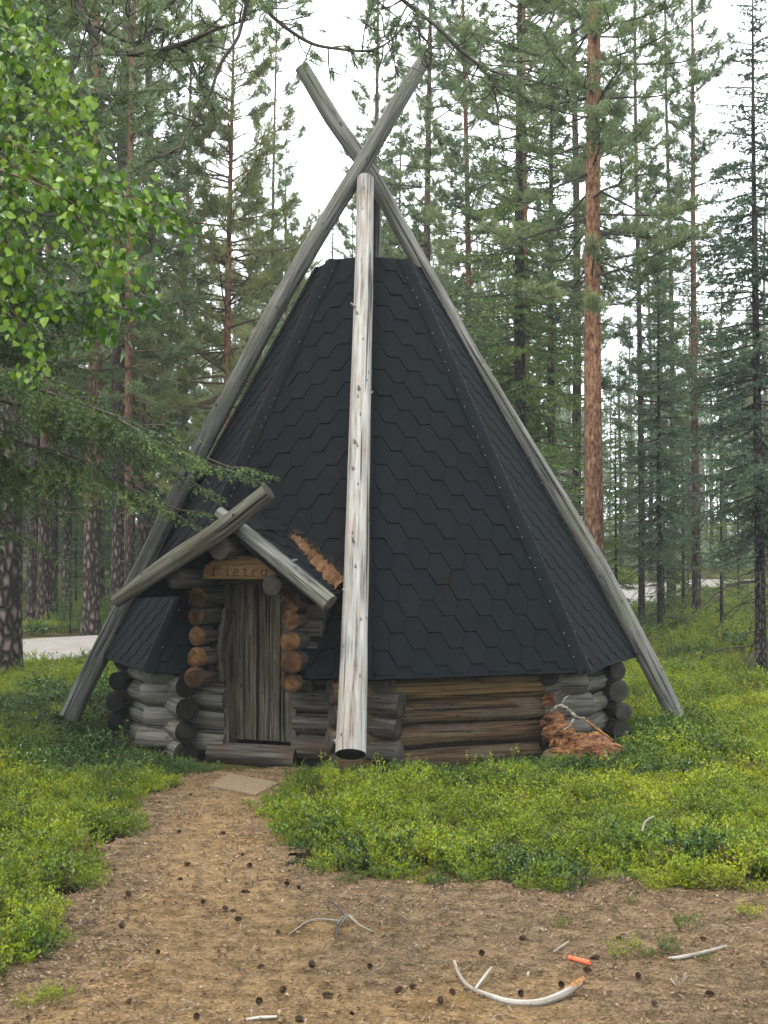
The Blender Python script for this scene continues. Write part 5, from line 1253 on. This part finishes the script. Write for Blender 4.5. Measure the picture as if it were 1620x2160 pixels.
stick('fallen_stick', 'thin pale twig lying above the orange piece', [(1168, 2010, .008), (1185, 2000, .010), (1199, 1991, .012)], [.003, .004, .003], seed=13)
stick('dry_twig', 'thin dark upright twig standing in the path', [(543, 1862, .0), (544, 1840, .05), (543, 1862, .11)], [.003, .0025, .0015], mat='stick_dark', seed=14)
stick('dry_twig', 'long thin dark twig lying across the path', [(530, 1865, .005), (560, 1860, .008), (598, 1861, .006)], [.003, .003, .002], mat='stick_dark', seed=15)
stick('fallen_stick', 'small whitish stick pointing up out of green shrubs', [(1355, 1815, .16), (1362, 1806, .19), (1380, 1797, .2)], [.005, .006, .004], seed=16)
fb = bpy.data.objects['fallen_branch']; F0 = np.array(fb.location)
mesh_obj('broken_end', make_log('broken_end', [gp(1192, 2105, .024) - F0, gp(1212, 2096, .032) - F0, gp(1229, 2088, .040) - F0], [.016, .0168, .0140], 91, 14, .006, .14, 2, 0, .012), [M['split_wood'], M['split_wood']], fb)
pc = gp(1222, 2031, .011)
def plug():
    b = Bag(); tube(b, [(-.034, .043, 0), (-.031, .039, 0), (.031, -.039, .003), (.034, -.043, .003)], [.0070, .0088, .0088, .0070], 10, .02, 0, True); tube(b, [(.028, -.0352, .003), (.0302, -.038, .003)], [.0098, .0098], 10, .02, 0, True); tube(b, [(-.026, .0327, .0), (-.0235, .0296, .0)], [.0098, .0098], 10, .02, 0, True)
    return b.mesh('plastic_piece')
tag(mesh_obj('plastic_piece', plug(), M['orange_plastic'], None, tuple(pc)), 'small bright orange plastic piece lying on bare earth', 'litter piece')

# ------------------------------------------------------------------ haze volume added to lighten the far forest
hb = Bag(); x0, x1, y0, y1, z0, z1 = -420, 420, -80, 720, -3, 34
hb.add([(x0, y0, z0), (x1, y0, z0), (x1, y1, z0), (x0, y1, z0), (x0, y0, z1), (x1, y0, z1), (x1, y1, z1), (x0, y1, z1)], [(3, 2, 1, 0), (4, 5, 6, 7), (0, 1, 5, 4), (1, 2, 6, 5), (2, 3, 7, 6), (3, 0, 4, 7)])
hm = bpy.data.materials.new('added haze'); hm.use_nodes = True
for n_ in list(hm.node_tree.nodes): hm.node_tree.nodes.remove(n_)
ho = hm.node_tree.nodes.new('ShaderNodeOutputMaterial'); hv = hm.node_tree.nodes.new('ShaderNodeVolumePrincipled')
hv.inputs['Color'].default_value = (0.86, 0.92, 0.95, 1); hv.inputs['Density'].default_value = 0.0009; hv.inputs['Anisotropy'].default_value = 0.2
hm.node_tree.links.new(hv.outputs[0], ho.inputs['Volume'])
tag(mesh_obj('haze', hb.mesh('haze'), hm), 'thin pale haze filling the forest air', 'haze', kind='stuff')
cy.volume_bounces = 0
